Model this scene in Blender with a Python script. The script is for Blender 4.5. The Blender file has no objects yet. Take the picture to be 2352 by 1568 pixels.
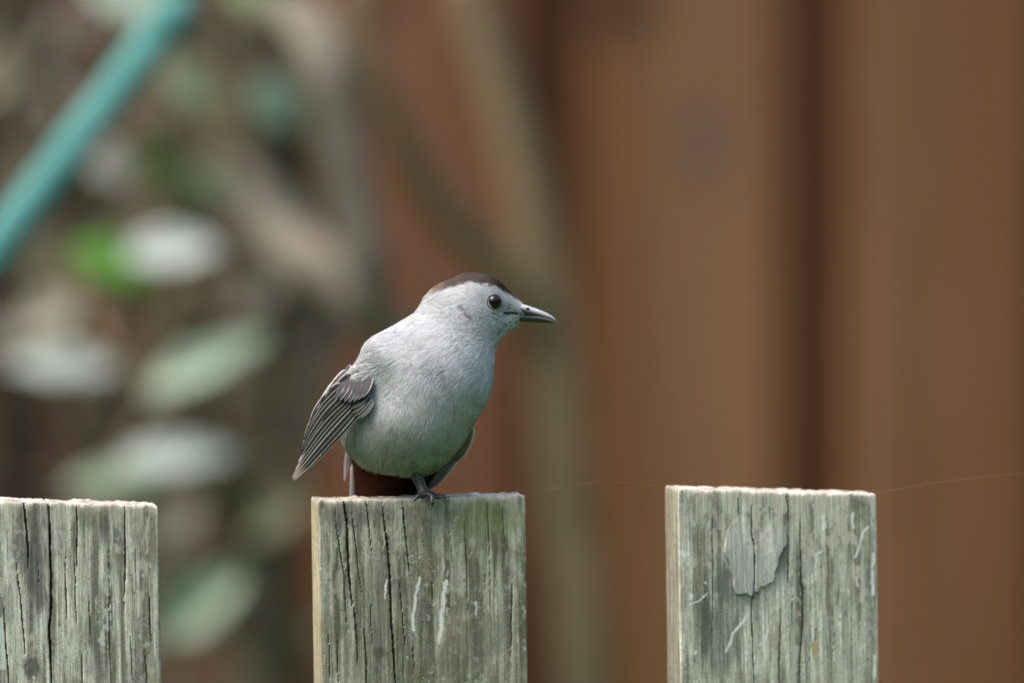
import bpy, bmesh, math, random
import numpy as np
from mathutils import Vector, Matrix

random.seed(7)
rng = np.random.default_rng(11)
scene = bpy.context.scene
COL = scene.collection
R = math.radians

# ------------------------------------------------------------------ camera, sky, sun, exposure
S = 0.1796e-3            # metres per picture unit on the plane of the bird
DIST = 4.69              # camera to bird
PITCH = R(4.0)
ZC = 1.1648              # height looked at
DIRV = Vector((0, math.cos(PITCH), -math.sin(PITCH)))
UPV = Vector((0, math.sin(PITCH), math.cos(PITCH)))
CAMP = Vector((0, 0, ZC)) - DIRV * DIST
cam_d = bpy.data.cameras.new('camera')
cam = bpy.data.objects.new('camera', cam_d)
COL.objects.link(cam)
cam.location = CAMP
cam.rotation_euler = (R(90) - PITCH, 0, 0)
cam_d.sensor_width = 36
cam_d.lens = 36 * DIST / (2352 * S)
cam_d.clip_start = 0.1
cam_d.clip_end = 1000
cam_d.dof.use_dof = True
cam_d.dof.focus_distance = DIST + 0.002
cam_d.dof.aperture_fstop = 3.7
scene.camera = cam

SUN_EL, SUN_AZ = R(58), R(-112)      # azimuth from +Y, clockwise: the light stands to the left, a little in front
world = bpy.data.worlds.new('World')
scene.world = world
world.use_nodes = True
wn = world.node_tree.nodes
wl = world.node_tree.links
bg = wn['Background']
sky = wn.new('ShaderNodeTexSky')
sky.sky_type = 'NISHITA'
sky.sun_disc = False
sky.sun_elevation = SUN_EL
sky.sun_rotation = SUN_AZ
sky.air_density = 1.0
sky.dust_density = 4.0
sky.ozone_density = 1.0
wl.new(sky.outputs[0], bg.inputs[0])
bg.inputs[1].default_value = 0.15
sun_d = bpy.data.lights.new('sun', 'SUN')
sun_d.energy = 1.25
sun_d.angle = R(45)
sun_d.color = (1.0, 0.96, 0.90)
sun = bpy.data.objects.new('sun', sun_d)
COL.objects.link(sun)
sdir = Vector((math.sin(SUN_AZ) * math.cos(SUN_EL), math.cos(SUN_AZ) * math.cos(SUN_EL), math.sin(SUN_EL)))
sun.rotation_euler = (-sdir).to_track_quat('-Z', 'Y').to_euler()
sun.location = sdir * 20
scene.view_settings.view_transform = 'Standard'
scene.view_settings.look = 'None'
scene.view_settings.exposure = 1.33
scene.view_settings.gamma = 1.0
scene.view_settings.use_curve_mapping = False
scene.view_settings.use_white_balance = True
scene.view_settings.white_balance_temperature = 6800
scene.cycles.use_denoising = True
scene.cycles.max_bounces = 8


def at(dx, dy, Y):
    """point of the plane y = Y that shows at picture position dx, dy"""
    v = DIRV + Vector((1, 0, 0)) * ((dx - 1176) * S / DIST) + UPV * ((784 - dy) * S / DIST)
    t = (Y - CAMP.y) / v.y
    return CAMP + v * t


# ------------------------------------------------------------------ helpers
def tag(o, label=None, cat=None, group=None, kind=None):
    if label: o['label'] = label
    if cat: o['category'] = cat
    if group: o['group'] = group
    if kind: o['kind'] = kind
    return o


def empty(name, loc=(0, 0, 0), rot=(0, 0, 0)):
    o = bpy.data.objects.new(name, None)
    COL.objects.link(o)
    o.location = loc
    o.rotation_euler = rot
    o.empty_display_size = 0.02
    return o


def mesh_data(name, V, F, col=None, smooth=True):
    V = np.asarray(V, dtype=np.float32)
    me = bpy.data.meshes.new(name)
    groups = F if isinstance(F, list) else [F]
    groups = [np.asarray(g, dtype=np.int32) for g in groups if len(g)]
    loops = np.concatenate([g.ravel() for g in groups])
    sizes = np.concatenate([np.full(len(g), g.shape[1], dtype=np.int32) for g in groups])
    starts = np.concatenate([[0], np.cumsum(sizes)[:-1]]).astype(np.int32)
    me.vertices.add(len(V))
    me.vertices.foreach_set('co', V.ravel())
    me.loops.add(len(loops))
    me.loops.foreach_set('vertex_index', loops)
    me.polygons.add(len(sizes))
    me.polygons.foreach_set('loop_start', starts)
    try:
        me.polygons.foreach_set('loop_total', sizes)
    except Exception:
        pass
    me.update(calc_edges=True)
    me.validate()
    if smooth:
        me.polygons.foreach_set('use_smooth', np.ones(len(me.polygons), dtype=bool))
    if col is not None:
        a = me.color_attributes.new('Col', 'FLOAT_COLOR', 'POINT')
        c = np.ones((len(V), 4), dtype=np.float32)
        c[:, :3] = np.clip(col, 0, 1)
        a.data.foreach_set('color', c.ravel())
    return me


def obj(name, me, mat=None, parent=None):
    o = bpy.data.objects.new(name, me)
    COL.objects.link(o)
    if mat is not None and not me.materials:
        me.materials.append(mat)
    if parent is not None:
        o.parent = parent
    return o


def grid_faces(nu, nv, off=0, flip=False):
    i, j = np.meshgrid(np.arange(nu - 1), np.arange(nv - 1), indexing='ij')
    a = (i * nv + j).ravel() + off
    F = np.stack([a, a + nv, a + nv + 1, a + 1], 1)
    return F[:, ::-1] if flip else F


_tab = rng.random(65536)


def _h(ix, iy, iz):
    n = (ix * 374761393 + iy * 668265263 + iz * 1442695041) & 0x7FFFFFFF
    n = ((n ^ (n >> 13)) * 1274126177) & 0x7FFFFFFF
    return _tab[(n ^ (n >> 16)) & 65535]


def noise(x, y, z=0.0):
    x, y, z = np.broadcast_arrays(np.asarray(x, float), np.asarray(y, float), np.asarray(z, float))
    xi = np.floor(x).astype(np.int64); yi = np.floor(y).astype(np.int64); zi = np.floor(z).astype(np.int64)
    fx = x - xi; fy = y - yi; fz = z - zi
    fx = fx * fx * (3 - 2 * fx); fy = fy * fy * (3 - 2 * fy); fz = fz * fz * (3 - 2 * fz)
    r = 0
    for dx in (0, 1):
        wx = fx if dx else 1 - fx
        for dy in (0, 1):
            wy = fy if dy else 1 - fy
            for dz in (0, 1):
                wz = fz if dz else 1 - fz
                r = r + wx * wy * wz * _h(xi + dx, yi + dy, zi + dz)
    return r


def fbm(x, y, z=0.0, o=4):
    r = 0; a = 0.5; t = 0
    for k in range(o):
        r = r + a * noise(np.asarray(x) * 2 ** k + 17.3 * k, np.asarray(y) * 2 ** k + 5.1 * k, np.asarray(z) * 2 ** k)
        t += a
        a *= 0.5
    return r / t


def sstep(a, b, x):
    t = np.clip((x - a) / (b - a), 0, 1)
    return t * t * (3 - 2 * t)


def mixc(c, d, m):
    return c * (1 - m[:, None]) + np.asarray(d) * m[:, None]


def seg_dist(px, py, pts):
    """distance to a polyline and the running parameter 0..1 along it"""
    pts = np.asarray(pts, float)
    ln = np.hypot(*(pts[1:] - pts[:-1]).T)
    cum = np.concatenate([[0], np.cumsum(ln)])
    best = np.full(px.shape, 1e9); par = np.zeros(px.shape)
    for k in range(len(pts) - 1):
        a = pts[k]; b = pts[k + 1]; ab = b - a
        t = np.clip(((px - a[0]) * ab[0] + (py - a[1]) * ab[1]) / max(1e-9, ab @ ab), 0, 1)
        d = np.hypot(px - a[0] - t * ab[0], py - a[1] - t * ab[1])
        m = d < best
        best = np.where(m, d, best)
        par = np.where(m, (cum[k] + t * ln[k]) / cum[-1], par)
    return best, par


def catmull(pts, n):
    P = np.asarray(pts, float)
    P = np.vstack([2 * P[0] - P[1], P, 2 * P[-1] - P[-2]])
    m = len(P) - 3
    out = []
    for k in np.linspace(0, m - 1e-6, n):
        i = int(k); t = k - i
        a, b, c, d = P[i:i + 4]
        out.append(0.5 * (2 * b + (c - a) * t + (2 * a - 5 * b + 4 * c - d) * t * t + (3 * b - a - 3 * c + d) * t ** 3))
    return np.array(out)


def tube(pts, radii, ns=10, jitter=0.0, caps=True):
    P = np.asarray(pts, float)
    n = len(P)
    rad = np.interp(np.linspace(0, 1, n), np.linspace(0, 1, len(radii)), radii)
    T = np.gradient(P, axis=0)
    T /= np.linalg.norm(T, axis=1)[:, None] + 1e-12
    up = np.array([0.13, 0.97, 0.21])
    V = []
    for i in range(n):
        a = np.cross(T[i], up); a /= np.linalg.norm(a) + 1e-12
        b = np.cross(T[i], a)
        ang = np.linspace(0, 2 * np.pi, ns, endpoint=False)
        r = rad[i] * (1 + jitter * (rng.random(ns) - 0.5))
        V.append(P[i] + (np.cos(ang) * r)[:, None] * a + (np.sin(ang) * r)[:, None] * b)
    V = np.concatenate(V)
    F = []
    for i in range(n - 1):
        for k in range(ns):
            F.append((i * ns + k, i * ns + (k + 1) % ns, (i + 1) * ns + (k + 1) % ns, (i + 1) * ns + k))
    F = np.array(F)
    tri = []
    if caps:
        V = np.vstack([V, P[0], P[-1]])
        c0, c1 = n * ns, n * ns + 1
        for k in range(ns):
            tri.append((c0, (k + 1) % ns, k))
            tri.append((c1, (n - 1) * ns + k, (n - 1) * ns + (k + 1) % ns))
    return V, [F, np.array(tri)] if caps else [F]


# ------------------------------------------------------------------ materials
def new_mat(name):
    m = bpy.data.materials.new(name)
    m.use_nodes = True
    return m, m.node_tree.nodes, m.node_tree.links, m.node_tree.nodes['Principled BSDF']


def col_mat(name, rough=0.8, spec=0.3, nscale=(400, 400, 400), amt=0.25, bump=0.0, bscale=None, coat=0.0, sheen=0.0, trans=0.0):
    """colour attribute varied by a procedural noise, with noise relief"""
    m, n, l, p = new_mat(name)
    at_ = n.new('ShaderNodeAttribute'); at_.attribute_name = 'Col'
    tc = n.new('ShaderNodeTexCoord')
    mp = n.new('ShaderNodeMapping'); mp.inputs['Scale'].default_value = nscale
    nz = n.new('ShaderNodeTexNoise'); nz.inputs['Scale'].default_value = 1.0; nz.inputs['Detail'].default_value = 4
    l.new(tc.outputs['Object'], mp.inputs[0]); l.new(mp.outputs[0], nz.inputs['Vector'])
    mr = n.new('ShaderNodeMapRange')
    mr.inputs['From Min'].default_value = 0.25; mr.inputs['From Max'].default_value = 0.75
    mr.inputs['To Min'].default_value = 1 - amt; mr.inputs['To Max'].default_value = 1 + amt
    l.new(nz.outputs['Fac'], mr.inputs['Value'])
    mx = n.new('ShaderNodeMix'); mx.data_type = 'RGBA'; mx.blend_type = 'MULTIPLY'
    mx.inputs[0].default_value = 1.0
    l.new(at_.outputs['Color'], mx.inputs[6]); l.new(mr.outputs[0], mx.inputs[7])
    l.new(mx.outputs[2], p.inputs['Base Color'])
    p.inputs['Roughness'].default_value = rough
    p.inputs['Specular IOR Level'].default_value = spec
    p.inputs['Coat Weight'].default_value = coat
    p.inputs['Coat Roughness'].default_value = 0.25
    p.inputs['Sheen Weight'].default_value = sheen
    if bump:
        bp = n.new('ShaderNodeBump'); bp.inputs['Strength'].default_value = bump
        bp.inputs['Distance'].default_value = 0.0004
        l.new(nz.outputs['Fac'], bp.inputs['Height']); l.new(bp.outputs[0], p.inputs['Normal'])
    if trans:
        tr = n.new('ShaderNodeBsdfTranslucent')
        ms = n.new('ShaderNodeMixShader'); ms.inputs[0].default_value = trans
        l.new(mx.outputs[2], tr.inputs[0])
        l.new(p.outputs[0], ms.inputs[1]); l.new(tr.outputs[0], ms.inputs[2])
        l.new(ms.outputs[0], n['Material Output'].inputs[0])
    return m


def flat_mat(name, c, c2=None, rough=0.7, spec=0.4, scale=(60, 60, 60), bump=0.0, coat=0.0):
    m, n, l, p = new_mat(name)
    tc = n.new('ShaderNodeTexCoord')
    mp = n.new('ShaderNodeMapping'); mp.inputs['Scale'].default_value = scale
    nz = n.new('ShaderNodeTexNoise'); nz.inputs['Scale'].default_value = 1.0; nz.inputs['Detail'].default_value = 5
    rp = n.new('ShaderNodeValToRGB')
    rp.color_ramp.elements[0].position = 0.3; rp.color_ramp.elements[1].position = 0.7
    rp.color_ramp.elements[0].color = (*c, 1)
    rp.color_ramp.elements[1].color = (*(c2 or c), 1)
    l.new(tc.outputs['Object'], mp.inputs[0]); l.new(mp.outputs[0], nz.inputs['Vector'])
    l.new(nz.outputs['Fac'], rp.inputs[0]); l.new(rp.outputs[0], p.inputs['Base Color'])
    p.inputs['Roughness'].default_value = rough
    p.inputs['Specular IOR Level'].default_value = spec
    p.inputs['Coat Weight'].default_value = coat
    if bump:
        bp = n.new('ShaderNodeBump'); bp.inputs['Strength'].default_value = bump
        bp.inputs['Distance'].default_value = 0.001
        l.new(nz.outputs['Fac'], bp.inputs['Height']); l.new(bp.outputs[0], p.inputs['Normal'])
    return m


M_WOOD = col_mat('weathered_wood', 0.9, 0.2, (2600, 2600, 260), 0.20, 0.5)
M_BOARD = col_mat('stained_board', 0.75, 0.3, (300, 300, 12), 0.18, 0.3)
M_PLUME = col_mat('plumage', 0.85, 0.15, (900, 900, 900), 0.08, 0.0, sheen=0.0)
M_FEATHER = col_mat('feather', 0.75, 0.15, (1500, 1500, 1500), 0.08, 0.0)
M_BILL = col_mat('bill_horn', 0.28, 0.5, (900, 900, 900), 0.15, 0.1)
M_SKIN = col_mat('leg_scales', 0.45, 0.5, (1500, 1500, 1500), 0.25, 0.3)
M_LEAF = col_mat('leaf', 0.32, 0.5, (40, 40, 40), 0.15, 0.2, trans=0.25)
M_BARK = flat_mat('bark', (0.125, 0.112, 0.086), (0.21, 0.19, 0.15), 0.85, 0.2, (60, 60, 30), 0.5)
M_BARKD = flat_mat('dark_bark', (0.085, 0.074, 0.048), (0.155, 0.135, 0.09), 0.85, 0.2, (60, 60, 30), 0.5)
M_TWIG = flat_mat('twig_bark', (0.17, 0.125, 0.072), (0.24, 0.18, 0.105), 0.85, 0.2, (60, 60, 30), 0.5)
M_STAKE = flat_mat('green_plastic', (0.055, 0.195, 0.178), (0.085, 0.25, 0.23), 0.75, 0.15, (30, 30, 30), 0.05)
M_GROUND = flat_mat('lawn', (0.035, 0.085, 0.014), (0.06, 0.125, 0.024), 0.95, 0.1, (9, 9, 9), 0.6)
M_SILK = flat_mat('silk', (0.75, 0.75, 0.72), (0.85, 0.85, 0.82), 0.3, 0.6)
m_eye, _n, _l, _p = new_mat('eye')
_tc = _n.new('ShaderNodeTexCoord'); _nz = _n.new('ShaderNodeTexNoise'); _nz.inputs['Scale'].default_value = 300
_rp = _n.new('ShaderNodeValToRGB'); _rp.color_ramp.elements[0].color = (0.004, 0.003, 0.003, 1); _rp.color_ramp.elements[1].color = (0.008, 0.006, 0.005, 1)
_l.new(_tc.outputs['Object'], _nz.inputs['Vector']); _l.new(_nz.outputs['Fac'], _rp.inputs[0]); _l.new(_rp.outputs[0], _p.inputs['Base Color'])
_p.inputs['Roughness'].default_value = 0.03
_p.inputs['Specular IOR Level'].default_value = 0.38

# ------------------------------------------------------------------ ground
g = 250
gx = np.linspace(-1, 1, 41) ** 3 * g
GX, GY = np.meshgrid(gx, gx, indexing='ij')
GZ = (fbm(GX * 0.5, GY * 0.5) - 0.5) * 0.05 - 0.012
gv = np.stack([GX.ravel(), GY.ravel(), GZ.ravel()], 1)
tag(obj('ground', mesh_data('ground', gv, grid_faces(41, 41)), M_GROUND), 'green lawn under the fences', None, None, 'structure')

# ------------------------------------------------------------------ unseen hedges added to block the low sky and darken the belly
M_ADDED_HEDGE = flat_mat('added_hedge_leaves', (0.018, 0.045, 0.012), (0.05, 0.10, 0.028), 0.6, 0.3, (14, 14, 14), 0.8)


def added_hedge_parts(Lh, Hh, Th):
    nu, nv = 90, 36
    U, Vv = np.meshgrid(np.linspace(0, 1, nu), np.linspace(0, 1, nv), indexing='ij')
    an = np.pi * U
    ex = .35
    xs_ = np.sign(np.cos(an)) * np.abs(np.cos(an)) ** ex * Th / 2
    zs_ = np.abs(np.sin(an)) ** ex * Hh
    ys_ = (Vv - .5) * Lh
    b = (fbm(ys_ * 1.3, zs_ * 1.3, xs_ * 1.3) - .5) * .6 * np.clip(zs_ / .5, 0, 1)
    xs_ = xs_ * (1 + b); zs_ = zs_ * (1 + b * .2)
    P = np.stack([xs_, ys_, zs_], -1).reshape(-1, 3)
    core = mesh_data('core', P, grid_faces(nu, nv))
    n = 7000
    q = P[rng.integers(0, len(P), n)] + rng.normal(0, .06, (n, 3))
    q[:, 2] = np.maximum(q[:, 2], .06)
    d = rng.normal(0, 1, (n, 3)); d /= np.linalg.norm(d, axis=1)[:, None]
    e = np.cross(d, rng.normal(0, 1, (n, 3))); e /= np.linalg.norm(e, axis=1)[:, None]
    V = np.stack([q - d * .045, q + e * .02, q + d * .045, q - e * .02], 1).reshape(-1, 3)
    F = np.arange(n * 4).reshape(-1, 4)
    return core, mesh_data('foliage', V, F, smooth=False)


hm = added_hedge_parts(14.0, 4.2, 1.0)
for loc, rz, lb in (((0, -8.2, 0), 90, 'tall dark green hedgerow, unseen, added to block low sky on the near side of the garden'), ((-6.6, -1.5, 0), 0, 'tall dark green hedgerow, unseen, added to block low sky beyond the cracked end of the picket fence'), ((6.6, -1.5, 0), 0, 'tall dark green hedgerow, unseen, added to block low sky beyond the pale spotted end of the picket fence')):
    hg = empty('added_hedge', loc, (0, 0, R(rz)))
    tag(hg, lb, 'added_hedge', 'unseen hedges added to block low sky')
    obj('core', hm[0], M_ADDED_HEDGE, hg)
    tag(obj('foliage', hm[1], M_ADDED_HEDGE, hg), None, None, None, 'stuff')

# ------------------------------------------------------------------ tall brown board fence far behind
FY = 1.90
sF = (at(1177, 784, FY) - at(1176, 784, FY)).x


def board_mesh(w, h, th, tone, seed, knots=()):
    """upright board, front face a grid; tone = list of (u, colour) across its width"""
    nu, nv = 26, 90
    u = np.linspace(0, 1, nu); v = np.linspace(0, 1, nv)
    U, Vv = np.meshgrid(u, v, indexing='ij')
    x = (U * w).ravel(); z = (Vv * h).ravel()
    us = np.array([t[0] for t in tone]); cs = np.array([t[1] for t in tone]) * np.array([1.02, .93, .93])
    uu = np.clip(U.ravel() + (fbm(x * 20, z * 2.5, seed) - 0.5) * 0.25, 0, 1)
    c = np.stack([np.interp(uu, us, cs[:, k]) for k in range(3)], 1)
    c = c * (0.66 + 0.68 * fbm(x * 30, z * 2.0, seed + 3.3))[:, None]
    c = c * (0.80 + 0.40 * fbm(x * 9, z * 5.0, seed + 5.3))[:, None]
    for (kx, kz, rx, rz, kc) in knots:
        d = np.hypot((x - kx) / rx, (z - kz) / rz)
        c = mixc(c, kc, 1 - sstep(0.5, 1.1, d))
    b = 0.003
    edge = np.minimum(x, w - x)
    y = np.where(edge < b, b - edge, 0) + (fbm(x * 60, z * 3, seed + 9) - 0.5) * 0.002
    front = np.stack([x, y, z], 1)
    back = front.copy(); back[:, 1] = th
    V = np.vstack([front, back]); N = nu * nv
    F = [grid_faces(nu, nv), grid_faces(nu, nv, N, True)]
    def strip(a): return np.stack([a[:-1], a[1:], a[1:] + N, a[:-1] + N], 1)
    F += [strip(np.arange(nv)[::-1]), strip((nu - 1) * nv + np.arange(nv)), strip(np.arange(nu) * nv), strip((np.arange(nu) * nv + nv - 1)[::-1])]
    return mesh_data('board', V, F, np.vstack([c, c]))


fence_b = empty('board_fence', (0, FY + 0.03, 0))
tag(fence_b, 'tall reddish brown board fence standing behind the bird and the shrubs', 'fence')
BH = 1.95
pitchD, boardD = 607, 452
x0D = 1340
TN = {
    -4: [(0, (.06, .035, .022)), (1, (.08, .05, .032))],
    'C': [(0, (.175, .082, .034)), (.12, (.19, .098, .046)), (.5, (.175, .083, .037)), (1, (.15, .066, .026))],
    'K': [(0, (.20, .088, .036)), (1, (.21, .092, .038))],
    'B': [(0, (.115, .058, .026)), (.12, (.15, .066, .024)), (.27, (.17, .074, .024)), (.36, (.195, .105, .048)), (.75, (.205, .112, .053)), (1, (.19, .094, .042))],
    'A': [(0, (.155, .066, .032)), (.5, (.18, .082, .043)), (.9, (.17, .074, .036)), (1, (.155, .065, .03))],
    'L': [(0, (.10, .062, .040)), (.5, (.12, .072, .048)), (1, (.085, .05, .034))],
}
for k in range(-5, 5):
    left = at(x0D + k * pitchD, 784, FY).x
    w = boardD * sF
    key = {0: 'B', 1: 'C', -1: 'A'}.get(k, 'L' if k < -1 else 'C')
    zt = at(1176, 0, FY).z
    knots = []
    if k == 0:
        knots = [(w * 0.62, at(0, 330, FY).z, .020, .035, (.13, .075, .055)), (w * .2, at(0, 20, FY).z, .028, .022, (.025, .016, .011))]
    if k == -1:
        knots = [(w * .28, at(0, 20, FY).z, .018, .016, (.03, .018, .012))]
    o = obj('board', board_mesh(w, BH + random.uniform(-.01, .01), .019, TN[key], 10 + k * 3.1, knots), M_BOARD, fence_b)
    o.location = (left, -0.03, 0.0)
    # board behind the gap, shadow-box fashion
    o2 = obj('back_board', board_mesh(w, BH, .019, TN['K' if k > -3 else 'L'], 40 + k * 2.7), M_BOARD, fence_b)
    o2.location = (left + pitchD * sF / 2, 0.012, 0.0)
for z in (0.35, 1.70):
    V, F = [], []
    x1 = at(x0D - 5 * pitchD, 784, FY).x; x2 = at(x0D + 5 * pitchD, 784, FY).x
    bm = bmesh.new(); bmesh.ops.create_cube(bm, size=1)
    bmesh.ops.scale(bm, vec=(x2 - x1, .018, .085), verts=bm.verts)
    bmesh.ops.bevel(bm, geom=bm.edges[:], offset=.003, segments=2, affect='EDGES')
    me = bpy.data.meshes.new('rail'); bm.to_mesh(me); bm.free()
    a = me.color_attributes.new('Col', 'FLOAT_COLOR', 'POINT')
    a.data.foreach_set('color', np.tile([.13, .07, .04, 1.0], len(me.vertices)).astype(np.float32))
    o = obj('rail', me, M_BOARD, fence_b); o.location = ((x1 + x2) / 2, 0.0005, z)

# ------------------------------------------------------------------ picket fence under the bird
PW = 0.0868      # width of a picket
PT = 0.019       # thickness


def picket_mesh(width, seed, slope, cracks=(), streaks=(), stains=(), patches=(), base=((.165, .152, .112), (.44, .415, .345)),
                side=(.37, .325, .22), topc=(.50, .45, .38), fine=True, height=1.1, scale_flake=None, moss=0.5, light=0.5, warp=0.4, bleach=0.35):
    """upright weathered plank; lengths in millimetres inside, front-left top corner at the origin"""
    W = width * 1000; T = PT * 1000; H = height * 1000
    st = 0.33 if fine else 2.0
    r = 0.9
    xs = np.linspace(r, W - r, int((W - 2 * r) / st))
    ysd = np.linspace(T, r, 30 if fine else 6)
    arc = np.linspace(0, np.pi / 2, 5)[1:-1]
    per = [(0, y, -1, 0) for y in ysd]
    per += [(r - r * math.cos(a), r - r * math.sin(a), -math.cos(a), -math.sin(a)) for a in arc]
    per += [(x, 0, 0, -1) for x in xs]
    per += [(W - r + r * math.sin(a), r - r * math.cos(a), math.sin(a), -math.cos(a)) for a in arc]
    per += [(W, y, 1, 0) for y in ysd[::-1]]
    per = np.array(per)
    tf = 82.0
    ts = np.concatenate([np.array([0, .15, .3, .5, .75]), np.arange(1.0, tf, st), np.geomspace(tf, H, 22)])
    nu, nt = len(per), len(ts)
    PX = np.repeat(per[:, 0], nt).reshape(nu, nt); PY = np.repeat(per[:, 1], nt).reshape(nu, nt)
    NX = np.repeat(per[:, 2], nt).reshape(nu, nt); NY = np.repeat(per[:, 3], nt).reshape(nu, nt)
    TT = np.tile(ts, (nu, 1))

    def crack_at(x, t, top_only=False):
        dep = np.zeros(x.shape)
        for ci, (pts, wd, dp) in enumerate(cracks):
            pts = np.asarray(pts, float)
            xc = np.interp(t, pts[:, 1], pts[:, 0]) + (noise(t * 0.10, seed * 7.7 + ci * 3.3) - .5) * 0.8 + (noise(t * .8, seed + ci * 9) - .5) * .12
            t0, t1 = pts[0, 1], pts[-1, 1]
            fade = np.clip((t1 - t) / (0.30 * (t1 - t0) + 1e-6), 0, 1)
            if t0 > 0.5:
                fade = np.minimum(fade, np.clip((t - t0) / (0.2 * (t1 - t0)), 0, 1))
            ww = wd * .74 * (0.25 + 0.75 * fade) * (0.75 + .5 * noise(t * .5, ci + seed * 3.0))
            ins = 1 - sstep(0.5, 1.1, np.abs(x - xc) / np.maximum(ww, .05))
            dep = np.maximum(dep, dp * ins * (fade > 0) * np.sqrt(np.clip(fade, 0, 1)))
        return dep

    def ztop(x, y):
        z = slope * x + (fbm(x * 0.22, y * .12, seed) - .5) * 1.5 + (noise(x * .6, y * .2, seed + 2) - .5) * .5
        z = z + (noise(x * 2.4, y * .5, seed + 5) - .5) * .16
        return z

    frontness = np.clip(-NY, 0, 1)
    cd = crack_at(PX, TT) * frontness
    grain = (fbm(PX * 1.3 + PY * 1.7, TT * 0.035, seed + 1) - .5) * 0.55 + (noise(PX * 3.0 + PY * 3.1, TT * .09, seed + 4) - .5) * .22
    # raised end-grain loss at the top edge
    lip = np.exp(-TT / 0.5) * (0.35 + .9 * noise(PX * .8 + PY, seed, 3)) * .8
    inward = cd + grain * 0.5 + lip
    if scale_flake is not None:
        poly, lift = scale_flake
        poly = np.asarray(poly, float)
        ins = np.zeros(PX.shape, bool)
        jx = PX + (noise(TT * .3, seed, 8) - .5) * 1.6; jt = TT + (fbm(PX * .7, seed, 5) - .5) * 3.4
        n = len(poly); j = n - 1
        for i in range(n):
            (xi, yi), (xj, yj) = poly[i], poly[j]
            c = ((yi > jt) != (yj > jt)) & (jx < (xj - xi) * (jt - yi) / (yj - yi + 1e-9) + xi)
            ins ^= c
            j = i
        inward = inward - np.where(ins & (frontness > .9), lift * sstep(9, 26, TT), 0)
        flake = ins
    else:
        flake = np.zeros(PX.shape, bool)
    bow = warp * np.sin(TT / 60.0 + seed) * .3
    X = PX - NX * inward + bow * .4
    Y = PY - NY * inward
    zt = ztop(PX, PY) - crack_at(PX, np.zeros_like(PX)) * .35 * (TT < .2)
    Z = zt * np.clip(1 - TT / 40, 0, 1) + slope * PX * np.clip(TT / 40, 0, 1) - TT
    # ------------- colour
    x = PX.ravel(); t = TT.ravel(); yy = PY.ravel()
    fr = frontness.ravel()
    q = x + yy * 1.3
    c0, c1 = np.array(base[0]), np.array(base[1])
    f1 = fbm(q * .45, t * .022, seed + 11, 5)
    c = c0 + (c1 - c0) * sstep(.32, .68, f1 + (light - .5) * .3)[:, None]
    c = c * (0.68 + .64 * noise(q * 2.2, t * .07, seed + 12))[:, None]
    c = c * (0.74 + .52 * fbm(q * 1.1, t * .7, seed + 31, 3))[:, None]
    mo = sstep(.52, .72, fbm(q * .07, t * .055, seed + 14))
    c = mixc(c, np.array([.135, .13, .075]), mo * moss)
    da = sstep(.54, .75, fbm(q * .13, t * .045, seed + 21))
    c = mixc(c, np.array([.11, .11, .095]), da * .55)
    tan = sstep(.6, .75, fbm(q * .3, t * .08, seed + 27))
    c = mixc(c, np.array([.36, .29, .19]), tan * .45)
    hl = 1 - sstep(.0, .035, np.abs(fbm(q * .9, t * .012, seed + 61, 3) - .5))
    c = mixc(c, np.array([.08, .08, .06]), hl * .45 * sstep(.4, .6, noise(q * .3, t * .03, seed + 62)))
    hl2 = 1 - sstep(.0, .06, np.abs(noise(q * 1.7, t * .02, seed + 63) - .5))
    c = mixc(c, np.array([.52, .51, .44]), hl2 * .3 * sstep(.45, .65, noise(q * .4, t * .06, seed + 64)))
    lich = sstep(.66, .74, fbm(q * .55, t * .5, seed + 15, 3)) * sstep(.45, .6, noise(q * .06, t * .05, seed + 16))
    c = mixc(c, np.array([.50, .53, .44]), lich * .6)
    speck = sstep(.86, .95, noise(q * 1.9, t * 1.1, seed + 17) * (.75 + .4 * noise(q * 3.7, t * 3.1, seed + 19)))
    c = mixc(c, np.array([.56, .57, .50]), speck * .7)
    dsp = sstep(.87, .93, noise(q * 1.1, t * .55, seed + 18))
    c = mixc(c, np.array([.09, .09, .075]), dsp * .5)
    c = c * np.array([.955, 1.0, .95])
    stn = np.zeros(len(x))
    gr = rng.random(len(x))
    c = c * (.84 + .32 * gr)[:, None]
    c = mixc(c, np.array([.60, .60, .53]), (gr > .965) * .55 * sstep(.4, .6, noise(q * .12, t * .1, seed + 81)))
    for (px, pt, rx, rt, cc, am) in stains:
        d = np.hypot((x - px) / rx, (t - pt) / rt) + (fbm(x * .6, t * .10, seed + px) - .5) * 1.3
        sm = (1 - sstep(.55, 1.35, d)) * am * (fr > .1)
        stn = np.maximum(stn, sm)
        c = mixc(c, np.array(cc) * (.8 + .5 * noise(x * 1.8, t * .1, seed + 91))[:, None], sm)
    c = mixc(c, np.array([.58, .575, .55]), flake.ravel() * sstep(9, 24, t) * (.25 + .6 * fbm(x * .5, t * .25, seed + 44)))
    for (pts, wd, cc) in streaks:
        w_ = wd * (.2 + 1.0 * noise(t * .45, 3.3, seed + wd) + .9 * noise(t * 1.6, x * 1.2, seed + wd + 3))
        d, pa = seg_dist(x + (noise(t * .5, seed, wd) - .5) * .8, t, pts)
        c = mixc(c, np.array(cc), (1 - sstep(.6, 1.15, d / w_)) * (fr > .1) * .92)
    for (px, pt, rx, rt, cc) in patches:
        d = np.hypot((x - px) / rx, (t - pt) / rt) + (noise(x * 1.0, t * .45, seed + pt) - .5) * 1.3
        c = mixc(c, np.array(cc), (1 - sstep(.55, .85, d)) * (fr > .1))
    c = mixc(c, np.array([.07, .06, .045]), np.clip(cd.ravel() / 2.0, 0, 1) * .8)
    # sawn side faces
    sd = (fr < .25) if side is not None else np.zeros(len(x), bool)
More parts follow.
